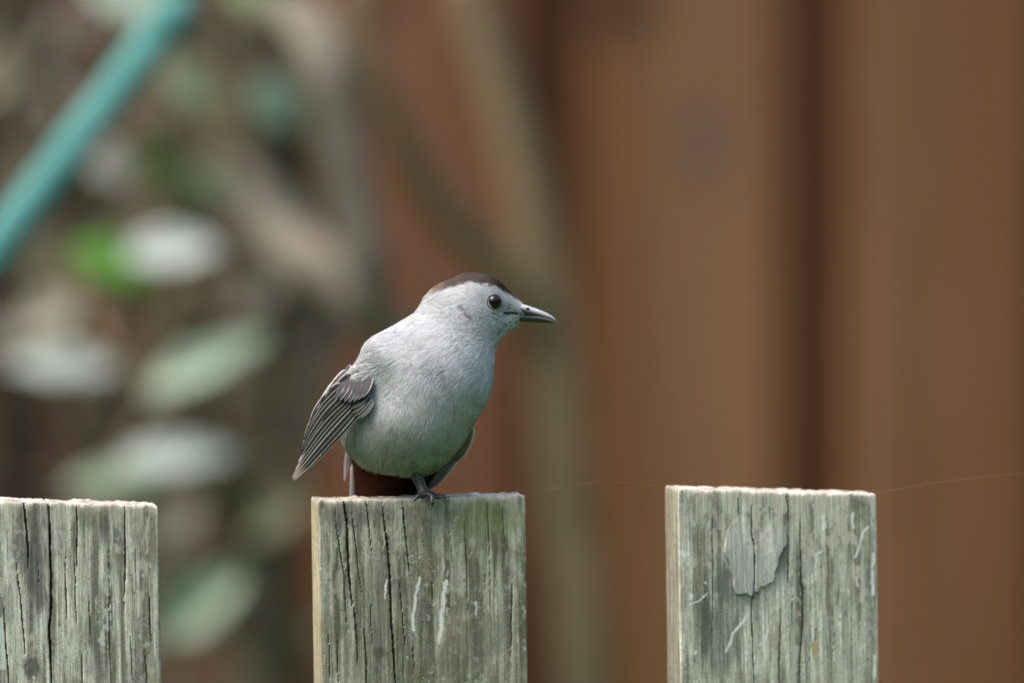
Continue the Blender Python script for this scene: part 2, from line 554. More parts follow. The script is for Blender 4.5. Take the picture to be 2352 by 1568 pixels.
    if side is not None:
        sc = np.array(side) * (.68 + .64 * fbm(yy * 1.2, t * .06, seed + 22))[:, None] * (.62 + .76 * noise(yy * 2.2, t * .10, seed + 23))[:, None]
        sc = mixc(sc, np.array([.16, .15, .09]), sstep(.74, .86, noise(yy * 1.5, t * .25, seed + 24)) * .7)
        c = np.where(sd[:, None], sc, c)
    if bleach:
        bl = sstep(.50, .62, fbm(x * .33, t * .16, seed + 71, 4) + .16 * np.exp(-t / 7.0) - .0035 * t)
        c = mixc(c, np.array([.60, .56, .47]), bl * bleach * (~sd) * (1 - stn))
    # weather-bleached upper arris
    arris = np.exp(-t / (.5 + 1.6 * noise(x * .35, seed, 6.1))) * (.1 + 1.1 * noise(x * .45, seed, 3.3))
    tcv = np.array(topc)
    c = mixc(c, tcv, np.clip(arris, 0, .9) * (t < 6))
    V = [np.stack([X.ravel(), Y.ravel(), Z.ravel()], 1)]
    C = [c]
    F = [grid_faces(nu, nt, 0, True)]
    # ------------- sawn top
    nl = len(ysd)
    idx = np.arange(nl - 1, nu - nl + 1)
    nd = 30 if fine else 4
    fx = X[idx, 0]; fy = Y[idx, 0]; fz = Z[idx, 0]
    px0 = PX[idx, 0]
    w = np.linspace(0, 1, nd)
    TX = np.repeat(fx[:, None], nd, 1)
    TY = fy[:, None] * (1 - w) + T * w
    rz = ztop(np.repeat(px0[:, None], nd, 1), TY)
    TZ = rz + (fz - rz[:, 0])[:, None] * np.exp(-w * 12) - crack_at(np.repeat(px0[:, None], nd, 1), np.zeros((len(idx), nd))) * .7 * np.clip(1.1 - w, 0, 1)
    TZ[:, 0] = fz
    tx = TX.ravel(); ty = TY.ravel()
    tc = np.tile(tcv, (len(tx), 1)) * (.42 + .95 * fbm(tx * .35, ty * .25, seed + 51))[:, None]
    tc = mixc(tc, np.array([.20, .17, .12]), sstep(.5, .68, fbm(tx * .2, ty * .12, seed + 52)) * .75)
    V.append(np.stack([tx, ty, TZ.ravel()], 1)); C.append(tc)
    F.append(grid_faces(len(idx), nd, nu * nt))
    # back face
    b0 = nu * nt + len(tx)
    V.append(np.array([[0, T, 0], [W, T, slope * W], [W, T, -H], [0, T, -H]], float) + np.array([0, 0, -.4])); C.append(np.tile([.2, .19, .14], (4, 1)))
    F.append(np.array([[b0, b0 + 1, b0 + 2, b0 + 3]]))
    V = np.vstack(V) / 1000.0
    return mesh_data('picket', V, F, np.vstack(C))


def zm(zx, zy, x0, y0, sc):
    """position in an enlarged detail -> picture units"""
    return ((x0 + zx / sc) / 1.0884, (y0 + zy / sc) / 1.0884)


def local_map(origin_d, x0, y0, sc, topz, rotc):
    """detail position -> millimetres on a picket's face (across, down)"""
    def f(zx, zy):
        d = zm(zx, zy, x0, y0, sc)
        return ((d[0] - origin_d[0]) * S * 1000 / rotc, max(0.0, (d[1] - topz(d[0])) * S * 1000))
    return f


FA = R(9.0)
fence_p = empty('picket_fence', (at(732, 1147, 0).x, 0, 0))
tag(fence_p, 'weathered grey green picket fence that carries the bird', 'fence')

WHITE = (.80, .79, .73)
# middle picket
oc = (732, 1147.6)
mc = local_map(oc, 700, 1100, 2.583, lambda x: 1147.6 - (x - 732) * 10.6 / 476, math.cos(R(10.5)))
def MC(l): return [mc(*p) for p in l]
def lean(l, k=0.0155):        # the picket leans, so the face coordinates are taken along it
    return [(x - t * k, t) for x, t in l]
cr_c = [(lean(MC([(355, 430), (385, 700), (405, 850), (440, 1240)])), .26, 1.6),
        (lean(MC([(410, 385), (425, 500), (440, 700), (465, 1095)])), .62, 4.5),
        (lean(MC([(466, 440), (490, 700), (530, 1010)])), .26, 1.6),
        (lean(MC([(475, 1030), (495, 1280), (505, 1450)])), .34, 2.4),
        (lean(MC([(556, 385), (575, 560), (598, 740)])), .28, 2.0),
        (lean(MC([(652, 385), (672, 520), (692, 700), (720, 1100), (748, 1620), (760, 1800)])), .55, 4.5),
        (lean(MC([(788, 385), (812, 600), (846, 890)])), .36, 2.6),
        (lean(MC([(768, 900), (792, 1120), (806, 1360)])), .26, 1.5),
        (lean(MC([(1334, 370), (1348, 620), (1362, 1110)])), .25, 1.5),
        (lean(MC([(1440, 420), (1452, 660)])), .25, 1.3),
        (lean(MC([(1500, 870), (1503, 1100), (1490, 1400)])), .32, 1.9),
        (lean(MC([(1188, 500), (1206, 800), (1220, 1180)])), .24, 1.3),
        (lean(MC([(540, 1180), (552, 1400), (560, 1700)])), .30, 2.0),
        (lean(MC([(590, 1040), (600, 1330)])), .24, 1.2),
        (lean(MC([(985, 850), (995, 1150)])), .2, 1.0),
        (lean(MC([(305, 1200), (330, 1640)])), .22, 1.2),
        (lean(MC([(370, 1250), (385, 1640)])), .2, 1.0),
        (lean(MC([(1095, 560), (1110, 800)])), .18, .9),
        (lean(MC([(1320, 860), (1328, 1010)])), .18, .9),
        (lean(MC([(860, 1330), (868, 1480)])), .2, 1.0)]
st_c = [(lean(MC([(903, 885), (880, 980), (864, 1100), (856, 1222)])), .58, WHITE),
        (lean(MC([(1075, 905), (1055, 1020), (1048, 1120), (1027, 1305)])), .80, WHITE),
        (lean(MC([(690, 900), (680, 950), (680, 1012)])), .38, WHITE),
        (lean(MC([(1052, 765), (1060, 828)])), .5, (.5, .5, .43)),
        (lean(MC([(1088, 845), (1076, 880)])), .4, (.5, .5, .43)),
        (lean(MC([(1266, 1045), (1270, 1122)])), .45, (.55, .56, .5)),
        (lean(MC([(674, 588), (672, 640), (664, 704)])), .28, (.5, .5, .43)),
        (lean(MC([(556, 660), (530, 720), (580, 750), (640, 758)])), .26, (.45, .46, .42)),
        (lean(MC([(782, 450), (775, 540), (750, 610)])), .5, (.45, .45, .35)),
        (lean(MC([(780, 690), (768, 760)])), .28, (.45, .46, .40)),
        (lean(MC([(1240, 715), (1225, 752)])), .28, (.5, .48, .38)),
        (lean(MC([(1145, 485), (1130, 512)])), .28, (.5, .5, .42)),
        (lean(MC([(698, 890), (770, 885), (800, 850)])), .16, (.42, .43, .40))]
stn_c = [(*mc(480, 470), 14, 6, (.10, .105, .09), .65), (*mc(960, 500), 12, 9, (.14, .145, .10), .5),
         (*mc(640, 1000), 9, 22, (.15, .15, .12), .5), (*mc(1330, 500), 15, 9, (.20, .22, .09), .65), (*mc(640, 1370), 3, 3, (.07, .07, .06), .7),
         (*mc(1320, 1250), 10, 9, (.15, .16, .12), .5), (*mc(1150, 1400), 14, 10, (.15, .15, .12), .45)]
W_C = (1207.7 - 732) * S / math.cos(R(10.5))
me = picket_mesh(W_C, 3.0, 10.6 / 476 - .0154 - .0126, cr_c, st_c, stn_c, light=.42)
pk = obj('picket', me, M_WOOD, fence_p)
tag(pk, 'grey picket with two long white droppings, the bird on its top')
pk.rotation_euler = (0, -R(0.88), R(10.5))
pk.location = at(732, 1150, 0.0) - fence_p.location
P_CENTRE = pk

# right picket
orr = (1556.5, 1118.6)
YR = 0.013
mr_ = local_map(orr, 1600, 1150, 2.816, lambda x: 1118.6 + (x - 1556.5) * 13.0 / 459, math.cos(R(13)))
def MR(l): return [mr_(*p) for p in l]
cr_r = [(lean(MR([(795, 235), (798, 500), (815, 600), (808, 900), (800, 1010), (808, 1568), (812, 1750)])), .34, 2.4),
        (lean(MR([(1060, 480), (1062, 700), (1060, 910)])), .30, 2.2),
        (lean(MR([(1150, 440), (1150, 860), (1164, 900), (1160, 1150), (1148, 1350), (1140, 1700)])), .36, 2.6),
        (lean(MR([(1004, 1050), (1000, 1250), (998, 1700)])), .28, 2.0),
        (lean(MR([(518, 300), (516, 700), (518, 1300)])), .2, 1.1),
        (lean(MR([(1050, 225), (1066, 330), (1066, 450)])), .22, 1.3),
        (lean(MR([(700, 235), (702, 400)])), .2, 1.0),
        (lean(MR([(1222, 930), (1220, 1250), (1205, 1500)])), .18, .9),
        (lean(MR([(1388, 1150), (1386, 1420)])), .18, .9),
        (lean(MR([(1090, 930), (1086, 1220)])), .18, .9),
        (lean(MR([(930, 240), (935, 470)])), .18, .9),
        (lean(MR([(1262, 1060), (1258, 1300)])), .16, .8)]
CR = (.62, .56, .43)
st_r = [(lean(MR([(770, 1080), (735, 1130), (665, 1210), (645, 1270), (612, 1340)])), .52, WHITE),
        (lean(MR([(930, 1135), (915, 1210), (890, 1270), (852, 1300)])), .45, WHITE),
        (lean(MR([(470, 940), (415, 985), (350, 1005)])), .42, WHITE),
        (lean(MR([(1300, 635), (1258, 655), (1262, 840)])), .55, WHITE),
        (lean(MR([(1318, 740), (1320, 1050)])), .5, CR),
        (lean(MR([(1525, 370), (1520, 470)])), .55, WHITE),
        (lean(MR([(1630, 460), (1595, 500), (1575, 600), (1540, 680)])), .5, WHITE),
        (lean(MR([(1552, 820), (1560, 880)])), .5, WHITE),
        (lean(MR([(300, 300), (310, 430)])), .8, (.56, .57, .48)),
        (lean(MR([(355, 380), (380, 450)])), .5, (.56, .57, .48)),
        (lean(MR([(900, 320), (870, 350), (850, 400)])), .28, (.52, .52, .44)),
        (lean(MR([(800, 1040), (808, 1568)])), .35, (.48, .50, .46)),
        (lean(MR([(1080, 900), (1075, 1110)])), .9, (.48, .52, .46)),
        (lean(MR([(1110, 1330), (1090, 1560)])), 1.3, (.50, .50, .41)),
        (lean(MR([(1480, 1150), (1486, 1370)])), .5, (.50, .46, .36)),
        (lean(MR([(1320, 1100), (1312, 1300)])), .5, (.45, .48, .42)),
        (lean(MR([(1210, 1060), (1212, 1300)])), .4, (.46, .48, .42)),
        (lean(MR([(1672, 650), (1672, 940)])), .7, WHITE),
        (lean(MR([(1680, 1380), (1684, 1530)])), .6, WHITE)]
pt_r = [(*mr_(315, 620), 2.0, 8.5, WHITE), (*mr_(480, 440), 1.6, 4.5, (.56, .57, .48)), (*mr_(455, 855), 1.2, 1.5, WHITE), (*mr_(350, 950), 1.0, 2.4, WHITE),
        (*mr_(375, 1350), 1.3, 1.6, WHITE), (*mr_(740, 905), .8, 2.2, CR), (*mr_(925, 630), 1.3, 1.3, WHITE), (*mr_(1320, 450), 1.2, 2.4, WHITE),
        (*mr_(1250, 330), 1.6, 2.4, (.55, .55, .47)), (*mr_(1450, 310), 1.8, 2.6, CR), (*mr_(1235, 1330), 1.2, 3.2, (.52, .38, .20)), (*mr_(1390, 360), 1.5, 3.5, CR),
        (*mr_(620, 330), 2.2, 3.5, (.50, .51, .42)), (*mr_(440, 310), 2.6, 3.0, (.50, .55, .45)), (*mr_(980, 400), 3.0, 3.5, (.52, .50, .40)), (*mr_(270, 900), 1.0, 4, CR),
        (*mr_(740, 250), 3.2, 1.6, (.52, .55, .45)), (*mr_(1520, 770), .8, 3, CR), (*mr_(1070, 770), .8, 1.6, CR), (*mr_(1440, 1330), 1, 4, (.45, .44, .36))]
stn_r = [(*mr_(700, 830), 13, 14, (.22, .22, .20), .6), (*mr_(450, 1200), 2.6, 16, (.07, .085, .06), .75), (*mr_(620, 860), 5, 9, (.12, .13, .10), .6), (*mr_(1000, 700), 3, 9, (.13, .13, .11), .6),
         (*mr_(1590, 270), 2.5, 3.5, (.16, .17, .10), .6), (*mr_(470, 400), 9, 12, (.20, .19, .14), .4), (*mr_(560, 1300), 8, 14, (.17, .18, .14), .5)]
fl_poly = MR([(640, 420), (600, 640), (650, 800), (675, 930), (740, 940), (805, 930), (830, 940), (870, 880), (905, 885), (945, 830), (985, 680), (1055, 570), (1055, 420), (900, 330), (760, 340)])
W_R = (2015.9 - 1556.5) * S / math.cos(R(13)) * 1.018
me = picket_mesh(W_R, 8.0, -13.0 / 459 - .0166 - .018, cr_r, st_r, stn_r, pt_r, base=((.27, .25, .20), (.66, .63, .55)), side=(.31, .285, .225), topc=(.52, .46, .40), light=.62, scale_flake=(fl_poly, .8), moss=.35, bleach=.85)
pk2 = obj('picket', me, M_WOOD, fence_p)
tag(pk2, 'pale lichen spotted picket with a lifted grey flake of wood')
pk2.rotation_euler = (0, -R(0.95), R(15.5))
pk2.location = at(1556.5, 1123, YR) - fence_p.location

# left picket
WL = 0.0868
YL = -0.013
th = R(8)
or0 = 362.8 - WL * math.cos(th) / S
ml_ = local_map((or0, 0), 0, 1150, 2.816, lambda x: 1157.7 + (x - 362.8) * 0.028, math.cos(th))
def ML(l): return [ml_(*p) for p in l]
cr_l = [(lean(ML([(172, 285), (185, 400), (205, 600), (206, 760)])), .50, 3.6),
        (lean(ML([(343, 285), (352, 500), (357, 700), (356, 1080), (345, 1210), (352, 1400), (362, 1700)])), .72, 5.0),
        (lean(ML([(540, 285), (543, 500), (548, 750)])), .42, 3.0),
        (lean(ML([(876, 300), (876, 700), (872, 1060)])), .36, 2.5),
        (lean(ML([(120, 670), (140, 900), (165, 1150), (182, 1460)])), .34, 2.3),
        (lean(ML([(456, 600), (462, 850), (476, 1120)])), .28, 1.8),
        (lean(ML([(22, 990), (45, 1300), (72, 1700)])), .36, 2.5),
        (lean(ML([(1050, 950), (1055, 1150), (1062, 1330)])), .28, 1.8),
        (lean(ML([(520, 700), (535, 1000), (545, 1180)])), .22, 1.2),
        (lean(ML([(625, 950), (630, 1310)])), .22, 1.2),
        (lean(ML([(765, 560), (768, 900), (766, 1560)])), .22, 1.2),
        (lean(ML([(578, 1280), (580, 1700)])), .24, 1.5),
        (lean(ML([(265, 640), (272, 900)])), .22, 1.2),
        (lean(ML([(950, 600), (946, 820)])), .18, .9),
        (lean(ML([(910, 1230), (935, 1560)])), .26, 1.5),
        (lean(ML([(1015, 1330), (1030, 1600)])), .26, 1.5)]
st_l = [(lean(ML([(85, 690), (60, 730), (75, 780)])), .8, (.58, .59, .53)), (lean(ML([(10, 1120), (25, 1250), (20, 1450)])), 1.4, (.60, .64, .58)),
        (lean(ML([(1050, 380), (1030, 500), (1035, 640)])), .5, (.50, .46, .35)), (lean(ML([(700, 1260), (725, 1290), (715, 1200)])), .7, (.50, .55, .47)),
        (lean(ML([(430, 500), (450, 600), (440, 740)])), .6, (.44, .45, .40))]
pt_l = [(*ml_(740, 1100), 4, 8, (.44, .47, .41)), (*ml_(440, 1260), .8, 1.4, (.62, .62, .54)), (*ml_(220, 1520), .8, .8, (.62, .6, .54)), (*ml_(1000, 800), 1.2, 1.2, (.5, .5, .46)), (*ml_(880, 1080), .6, .6, (.62, .6, .54)), (*ml_(750, 850), 3, 5, (.42, .44, .39))]
stn_l = [(*ml_(235, 760), 4.6, 22, (.085, .088, .08), .85), (*ml_(250, 400), 6, 7, (.10, .10, .085), .6), (*ml_(735, 440), 2.2, 8, (.08, .082, .07), .8), (*ml_(640, 400), 7, 5, (.16, .15, .10), .55),
         (*ml_(200, 1450), 3.5, 5, (.06, .055, .05), .7), (*ml_(1000, 430), 7, 8, (.17, .16, .12), .5), (*ml_(640, 1250), 2.5, 9, (.12, .13, .10), .5)]
me = picket_mesh(WL, 14.0, -0.028 - .0166 - .010, cr_l, st_l, stn_l, pt_l, base=((.20, .19, .155), (.60, .575, .51)), topc=(.52, .46, .40), light=.6, moss=.3, bleach=.5)
pk3 = obj('picket', me, M_WOOD, fence_p)
tag(pk3, 'grey cracked picket with a dark stained band beside a wide split')
pk3.rotation_euler = (0, -R(0.95), th)
pr = at(362.8, 1157.7, YL + WL * math.sin(th))
pk3.location = Vector((pr.x - WL * math.cos(th), YL, pr.z + 0.038 * WL - .0005)) - fence_p.location

# neighbours further along the fence, out of frame
for k, (dx, hz) in enumerate(((-1, .004), (2, .012), (-2, 0.0), (3, .003))):
    me = picket_mesh(PW, 30.0 + k, .01, [([(20, 0), (22, 60)], .5, 3), ([(55, 0), (54, 90)], .4, 3)], fine=False)
    o = obj('picket', me, M_WOOD, fence_p)
    xx = 0.148 * (dx + (-1 if dx < 0 else 0))
    xx += .012 if dx > 0 else -.012
    o.location = (xx, math.tan(FA) * xx, pk.location.z + hz)
    o.rotation_euler = (0, 0, FA)
for z in (0.22, 0.78):
    bm = bmesh.new(); bmesh.ops.create_cube(bm, size=1)
    bmesh.ops.scale(bm, vec=(1.25, .036, .07), verts=bm.verts)
    bmesh.ops.bevel(bm, geom=bm.edges[:], offset=.003, segments=2, affect='EDGES')
    me = bpy.data.meshes.new('rail'); bm.to_mesh(me); bm.free()
    a = me.color_attributes.new('Col', 'FLOAT_COLOR', 'POINT')
    a.data.foreach_set('color', np.tile([.22, .21, .16, 1.0], len(me.vertices)).astype(np.float32))
    o = obj('rail', me, M_WOOD, fence_p)
    o.rotation_euler = (0, 0, FA)
    o.location = (0.08 + .042 * -math.sin(FA), 0.045 + .08 * math.tan(FA), z)

# ------------------------------------------------------------------ the bird
BO = (970.0, 1145.0)          # picture position of its origin
YB = 0.0105
bird_loc = at(BO[0], BO[1], YB)
bird = empty('bird', bird_loc, (-PITCH, 0, 0))
tag(bird, 'small grey songbird with a black cap perched on the picket top', 'bird')
SB = S * (DIST + YB) / DIST


def BL(p):
    """bird coordinates (picture x, depth, picture y) -> metres in the bird's own frame"""
    p = np.asarray(p, float)
    return np.stack([(p[..., 0] - BO[0]) * SB, p[..., 1] * SB, (BO[1] - p[..., 2]) * SB], -1)


PR = [  # round cones: a, ra, b, rb, depth factor
    ((946, 0, 946), 137, (990, -6, 864), 130, .90),
    ((858, 18, 992), 74, (945, 10, 930), 108, .95),
    ((888, -56, 822), 56, (824, -38, 892), 38, 1.0),
    ((994, -6, 855), 122, (1054, -4, 764), 88, .90),
    ((1083, -2, 703), 78, (1050, -2, 724), 83, .86),
    ((1113, -2, 704), 65, (1192, -2, 714), 19, .80),
    ((1112, -2, 735), 56, (1166, -2, 736), 24, .82),
]


KS = [0, 45, 42, 60, 30, 20, 20]


def cone_sdf(P, pr):
    a, ra, b, rb, ky = pr
    a = np.array(a, float); b = np.array(b, float)
    Q = P.copy(); Q[:, 1] = (Q[:, 1] - a[1]) / ky + a[1]
    ab = b - a
    Lg = math.sqrt(ab @ ab)
    sA = ((Q - a) @ ab) / Lg
    qR = np.sqrt(np.maximum(np.sum((Q - a) ** 2, 1) - sA * sA, 0))
    kk = (ra - rb) / math.sqrt(max(1.0, Lg * Lg - (ra - rb) ** 2))
    t = np.clip((sA - qR * kk) / Lg, 0, 1)
    return np.linalg.norm(Q - a - t[:, None] * ab, axis=1) - (ra + (rb - ra) * t)


def sdf(P, prims=PR, k=20.0):
    d = None
    for i, pr in enumerate(prims):
        e = cone_sdf(P, pr)
        if prims is PR:
            k = KS[i]
        if d is None:
            d = e
        else:
            h = np.clip(k - np.abs(d - e), 0, None) / k
            d = np.minimum(d, e) - h * h * k * .25
    return d


def star(dirs, C, prims, k=20.0, far=420.0):
    t = np.full(len(dirs), far)
    for _ in range(90):
        t = t - sdf(C + dirs * t[:, None], prims, k) * .75
    return C + dirs * t[:, None]


def grad(P, prims, k=20.0, e=1.0):
    G = np.zeros_like(P)
    for ax in range(3):
        d = np.zeros(3); d[ax] = e
        G[:, ax] = sdf(P + d, prims, k) - sdf(P - d, prims, k)
    return G / (np.linalg.norm(G, axis=1)[:, None] + 1e-9)


def ico(sub):
    bm = bmesh.new()
    bmesh.ops.create_icosphere(bm, subdivisions=sub, radius=1)
    V = np.array([v.co for v in bm.verts]); F = np.array([[v.index for v in f.verts] for f in bm.faces])
    bm.free()
    V /= np.linalg.norm(V, axis=1)[:, None]
    return V, F


def near_y(x, v, prims=PR):
    """depth of the camera-side surface"""
    y = np.full(1, -320.0)
    for _ in range(120):
        y = y + sdf(np.array([[x, y[0], v]]), prims) * .7
    return float(y[0])


CAP = np.array([(960, 676), (985, 670), (1010, 664), (1042, 656), (1077, 645), (1095, 649), (1121, 653), (1144, 660), (1165, 672), (1181, 681), (1200, 694)], float)
EAR = [(1056, 703), (1066, 713), (1074, 722), (1082, 731)]


def plum_col(P):
    x, y, v = P[:, 0], P[:, 1], P[:, 2]
    c = np.tile([.44, .456, .478], (len(P), 1))
    # lower belly and flanks darker and greener, shade and lawn bounce painted in; breast cooler
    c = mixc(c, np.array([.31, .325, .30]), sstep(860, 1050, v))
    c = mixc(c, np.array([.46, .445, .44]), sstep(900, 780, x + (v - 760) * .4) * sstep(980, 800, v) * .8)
    c = c * (.86 + .28 * fbm(x * .035, v * .035, y * .035))[:, None]
    c = c * (.93 + .14 * noise(x * .12, v * .12, y * .12))[:, None]
    # face paler, chin flecked
    face = sstep(1085, 1130, x) * sstep(760, 730, v)
    c = mixc(c, np.array([.42, .43, .43]), face * .6)
    fleck = sstep(.60, .72, noise(x * .25, v * .25, y * .25)) * sstep(1110, 1140, x) * sstep(690, 715, v) * sstep(800, 760, v)
    c = mixc(c, np.array([.15, .14, .12]), fleck * .7)
    lore = np.exp(-(((x - 1166) / 16) ** 2 + ((v - 706) / 12) ** 2))
    c = mixc(c, np.array([.15, .14, .125]), np.clip(lore * .9, 0, 1) * (.5 + .6 * noise(x * .3, v * .3, y * .3)))
    gd, _ = seg_dist(x, v, [(1158, 720), (1172, 717), (1196, 721)])
    gape = 1 - sstep(1.0, 4.5, gd)
    c = mixc(c, np.array([.03, .028, .025]), np.clip(gape * 1.2, 0, 1))
    rim = np.exp(-((np.hypot(x - 1136, v - 693) - 18) / 4.0) ** 2)
    c = mixc(c, np.array([.16, .16, .15]), rim * .55 * (x > 1132))
    c = mixc(c, np.array([.50, .50, .49]), rim * .2 * (x < 1132))
    d, _ = seg_dist(x, v, EAR)
    c = mixc(c, np.array([.17, .16, .18]), (1 - sstep(1.5, 5.0, d)) * .8 * (y < 20))
    nd, _ = seg_dist(x, v, [(878, 801), (858, 812), (842, 826), (822, 836)])  # shadow gap between scapulars and side feathers, painted dark into the plumage
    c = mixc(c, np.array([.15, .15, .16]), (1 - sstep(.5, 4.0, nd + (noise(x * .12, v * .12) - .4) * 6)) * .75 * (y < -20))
    line = np.interp(x, CAP[:, 0], CAP[:, 1]) + (noise(x * .22, y * .1, 1.0) - .5) * 8
    cap = sstep(5, -4, v - line) * sstep(975, 1000, x)
    cc = np.array([.018, .014, .014]) + (np.array([.078, .058, .051]) - np.array([.018, .014, .014])) * sstep(1165, 1095, x)[:, None]
    cc = mixc(cc, np.array([.27, .21, .175]), sstep(1030, 990, x))
    c = c * (1 - cap[:, None]) + cc * cap[:, None]
    return c


def flow_dir(P):
    x, y, v = P[:, 0], P[:, 1], P[:, 2]
    bk = np.array([1205.0, -2.0, 716.0])
    a = P - bk
    a = a / (np.linalg.norm(a, axis=1)[:, None] + 1e-9)
    dn = np.tile(np.array([-.30, .12, 1.0]), (len(P), 1))
    dn[:, 0] += -1.0 * sstep(950, 840, x) * sstep(1010, 850, v)      # flanks sweep towards the wing
    dn[:, 1] += .3 * sstep(1000, 1090, v)
    dn /= np.linalg.norm(dn, axis=1)[:, None]
    w = sstep(830, 930, v)[:, None]
    f = a * (1 - w) + dn * w
    tw = (noise(x * .03, v * .03, y * .03) - .5) * 1.0
    f2 = f.copy()
    f2[:, 0] = f[:, 0] * np.cos(tw) - f[:, 2] * np.sin(tw)
    f2[:, 2] = f[:, 0] * np.sin(tw) + f[:, 2] * np.cos(tw)
    return f2


def strands(P, N, Fl, L, Wd, colr, lift=.14, curv=150.0, seg=4, tilt=.5):
    """soft barbs lying along the body; arrays in picture units"""
    n = len(P)
    Fl = Fl - N * np.sum(Fl * N, 1)[:, None]
    Fl /= np.linalg.norm(Fl, axis=1)[:, None] + 1e-9
    B = np.cross(N, Fl)
    an = (rng.random(n) - .5) * 2 * tilt
    Bt = B * np.cos(an)[:, None] + N * np.sin(an)[:, None]
    sw = (rng.random(n) - .5) * .35
    out = []
    for i in range(seg):
        s = i / (seg - 1)
        q = P + Fl * (L * s)[:, None] + B * (L * sw * s * s)[:, None] + N * (lift * L * s * (1.3 - .6 * s) - (L * s) ** 2 / (2 * curv))[:, None]
        w = Wd * (1.0, .95, .7, .06)[i] if seg == 4 else Wd * (1 - s * .95)
        out.append(q - Bt * (w * .5)[:, None])
        out.append(q + Bt * (w * .5)[:, None])
    V = np.stack(out, 1).reshape(-1, 3)
    base = (np.arange(n) * seg * 2)[:, None]
    F = np.concatenate([base + np.array([[2 * i, 2 * i + 1, 2 * i + 3, 2 * i + 2]]) for i in range(seg - 1)])
    C = np.repeat(colr, seg * 2, 0)
    return V, F, C


def sample(V, F, n, weight=None):
    a, b, c = V[F[:, 0]], V[F[:, 1]], V[F[:, 2]]
    ar = np.linalg.norm(np.cross(b - a, c - a), axis=1)
    if weight is not None:
        ar = ar * weight((a + b + c) / 3)
    pick = rng.choice(len(F), n, p=ar / ar.sum())
    u = rng.random(n); v = rng.random(n)
    m = u + v > 1
    u[m] = 1 - u[m]; v[m] = 1 - v[m]
    return a[pick] + (b[pick] - a[pick]) * u[:, None] + (c[pick] - a[pick]) * v[:, None]


IV, IF = ico(7)
C0 = np.array([1008.0, -4.0, 845.0])
IVp = IV[:, [0, 1, 2]].copy()
BV = star(IVp, C0, PR)
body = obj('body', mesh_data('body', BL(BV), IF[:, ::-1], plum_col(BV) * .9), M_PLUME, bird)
EX, EV = 1135.0, 692.5
EYN = near_y(EX, EV)


def wgt(Cn):
    w = np.where(Cn[:, 1] < 40, 1.0, .35)
    w = w * np.where(Cn[:, 2] < 790, 1.7, 1.0)
    return w


NS = 115000
P = sample(BV, IF, NS, wgt)
keep = (np.hypot(P[:, 0] - EX, P[:, 2] - EV) > 19.0) | (P[:, 1] > 0)
keep &= ~((P[:, 0] > 1192))
P = P[keep]
Nn = grad(P, PR)
P = P - Nn * sdf(P)[:, None]
Fl = flow_dir(P)
headw = sstep(800, 740, P[:, 2]) * sstep(980, 1040, P[:, 0])
near_bill = sstep(1110, 1180, P[:, 0]) * sstep(790, 750, P[:, 2])
L = (22 + 10 * rng.random(len(P))) * (1 - .50 * headw) * (1 - .45 * near_bill)
L *= 1 + (.2 + .8 * rng.random(len(P))) * sstep(1035, 1085, P[:, 2])
eyed = np.hypot(P[:, 0] + Fl[:, 0] * L - EX, P[:, 2] + Fl[:, 2] * L - EV)
L = np.where((eyed < 18) & (P[:, 1] < 0), L * .3, L)
Wd = 1.1 + .75 * rng.random(len(P))
# locks: barbs of one feather share tone and lift
cen = P[rng.choice(len(P), 1700, replace=False)]
near_i = np.concatenate([np.argmin(np.sum(cen ** 2, 1)[None, :] - 2 * P[i:i + 4000] @ cen.T, 1) for i in range(0, len(P), 4000)])
CcV = cen[near_i] - P
Fl = Fl + CcV / L[:, None] * .42
tone = rng.normal(0, 1, len(cen))[near_i]
lock = .5 + .45 * tone
tint = np.stack([1 + .022 * np.sin(tone * 5), 1 - .012 * np.cos(tone * 7), 1 + .02 * np.cos(tone * 3)], 1)
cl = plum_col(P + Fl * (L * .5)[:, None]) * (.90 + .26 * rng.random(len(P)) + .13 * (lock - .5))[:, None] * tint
wedge = sstep(885, 865, P[:, 0]) * sstep(825, 842, P[:, 2]) * sstep(900, 875, P[:, 2]) * (P[:, 1] < -30)
L = L * (1 + wedge * (rng.random(len(P)) * .7 - .35))
lf = .10 + .35 * rng.random(len(P)) * sstep(1030, 1070, P[:, 2]) + wedge * (.10 + .35 * rng.random(len(P)))
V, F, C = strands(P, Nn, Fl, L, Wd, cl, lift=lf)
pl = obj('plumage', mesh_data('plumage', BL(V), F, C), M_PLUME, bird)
tag(pl, None, None, None, 'stuff')

# raised tuft on the nape
tp = np.array([(982, y, 676 + abs(y) * .1) for y in np.linspace(-22, 10, 60)]) + rng.normal(0, 3.0, (60, 3))
tn = grad(tp, PR); tp = tp - tn * sdf(tp)[:, None]
V, F, C = strands(tp, tn, np.tile([-1.0, 0, .35], (60, 1)) + rng.normal(0, .12, (60, 3)), 9 + 7 * rng.random(60), np.full(60, 1.5), np.tile([.40, .345, .30], (60, 1)), lift=.45, curv=900)
obj('nape_tuft', mesh_data('nape_tuft', BL(V), F, C), M_PLUME, bird)

# eye
def ball(c, r, sub=5):
    V, F = ico(sub)
    return BL(V * np.asarray(r) + np.array(c)), F[:, ::-1]

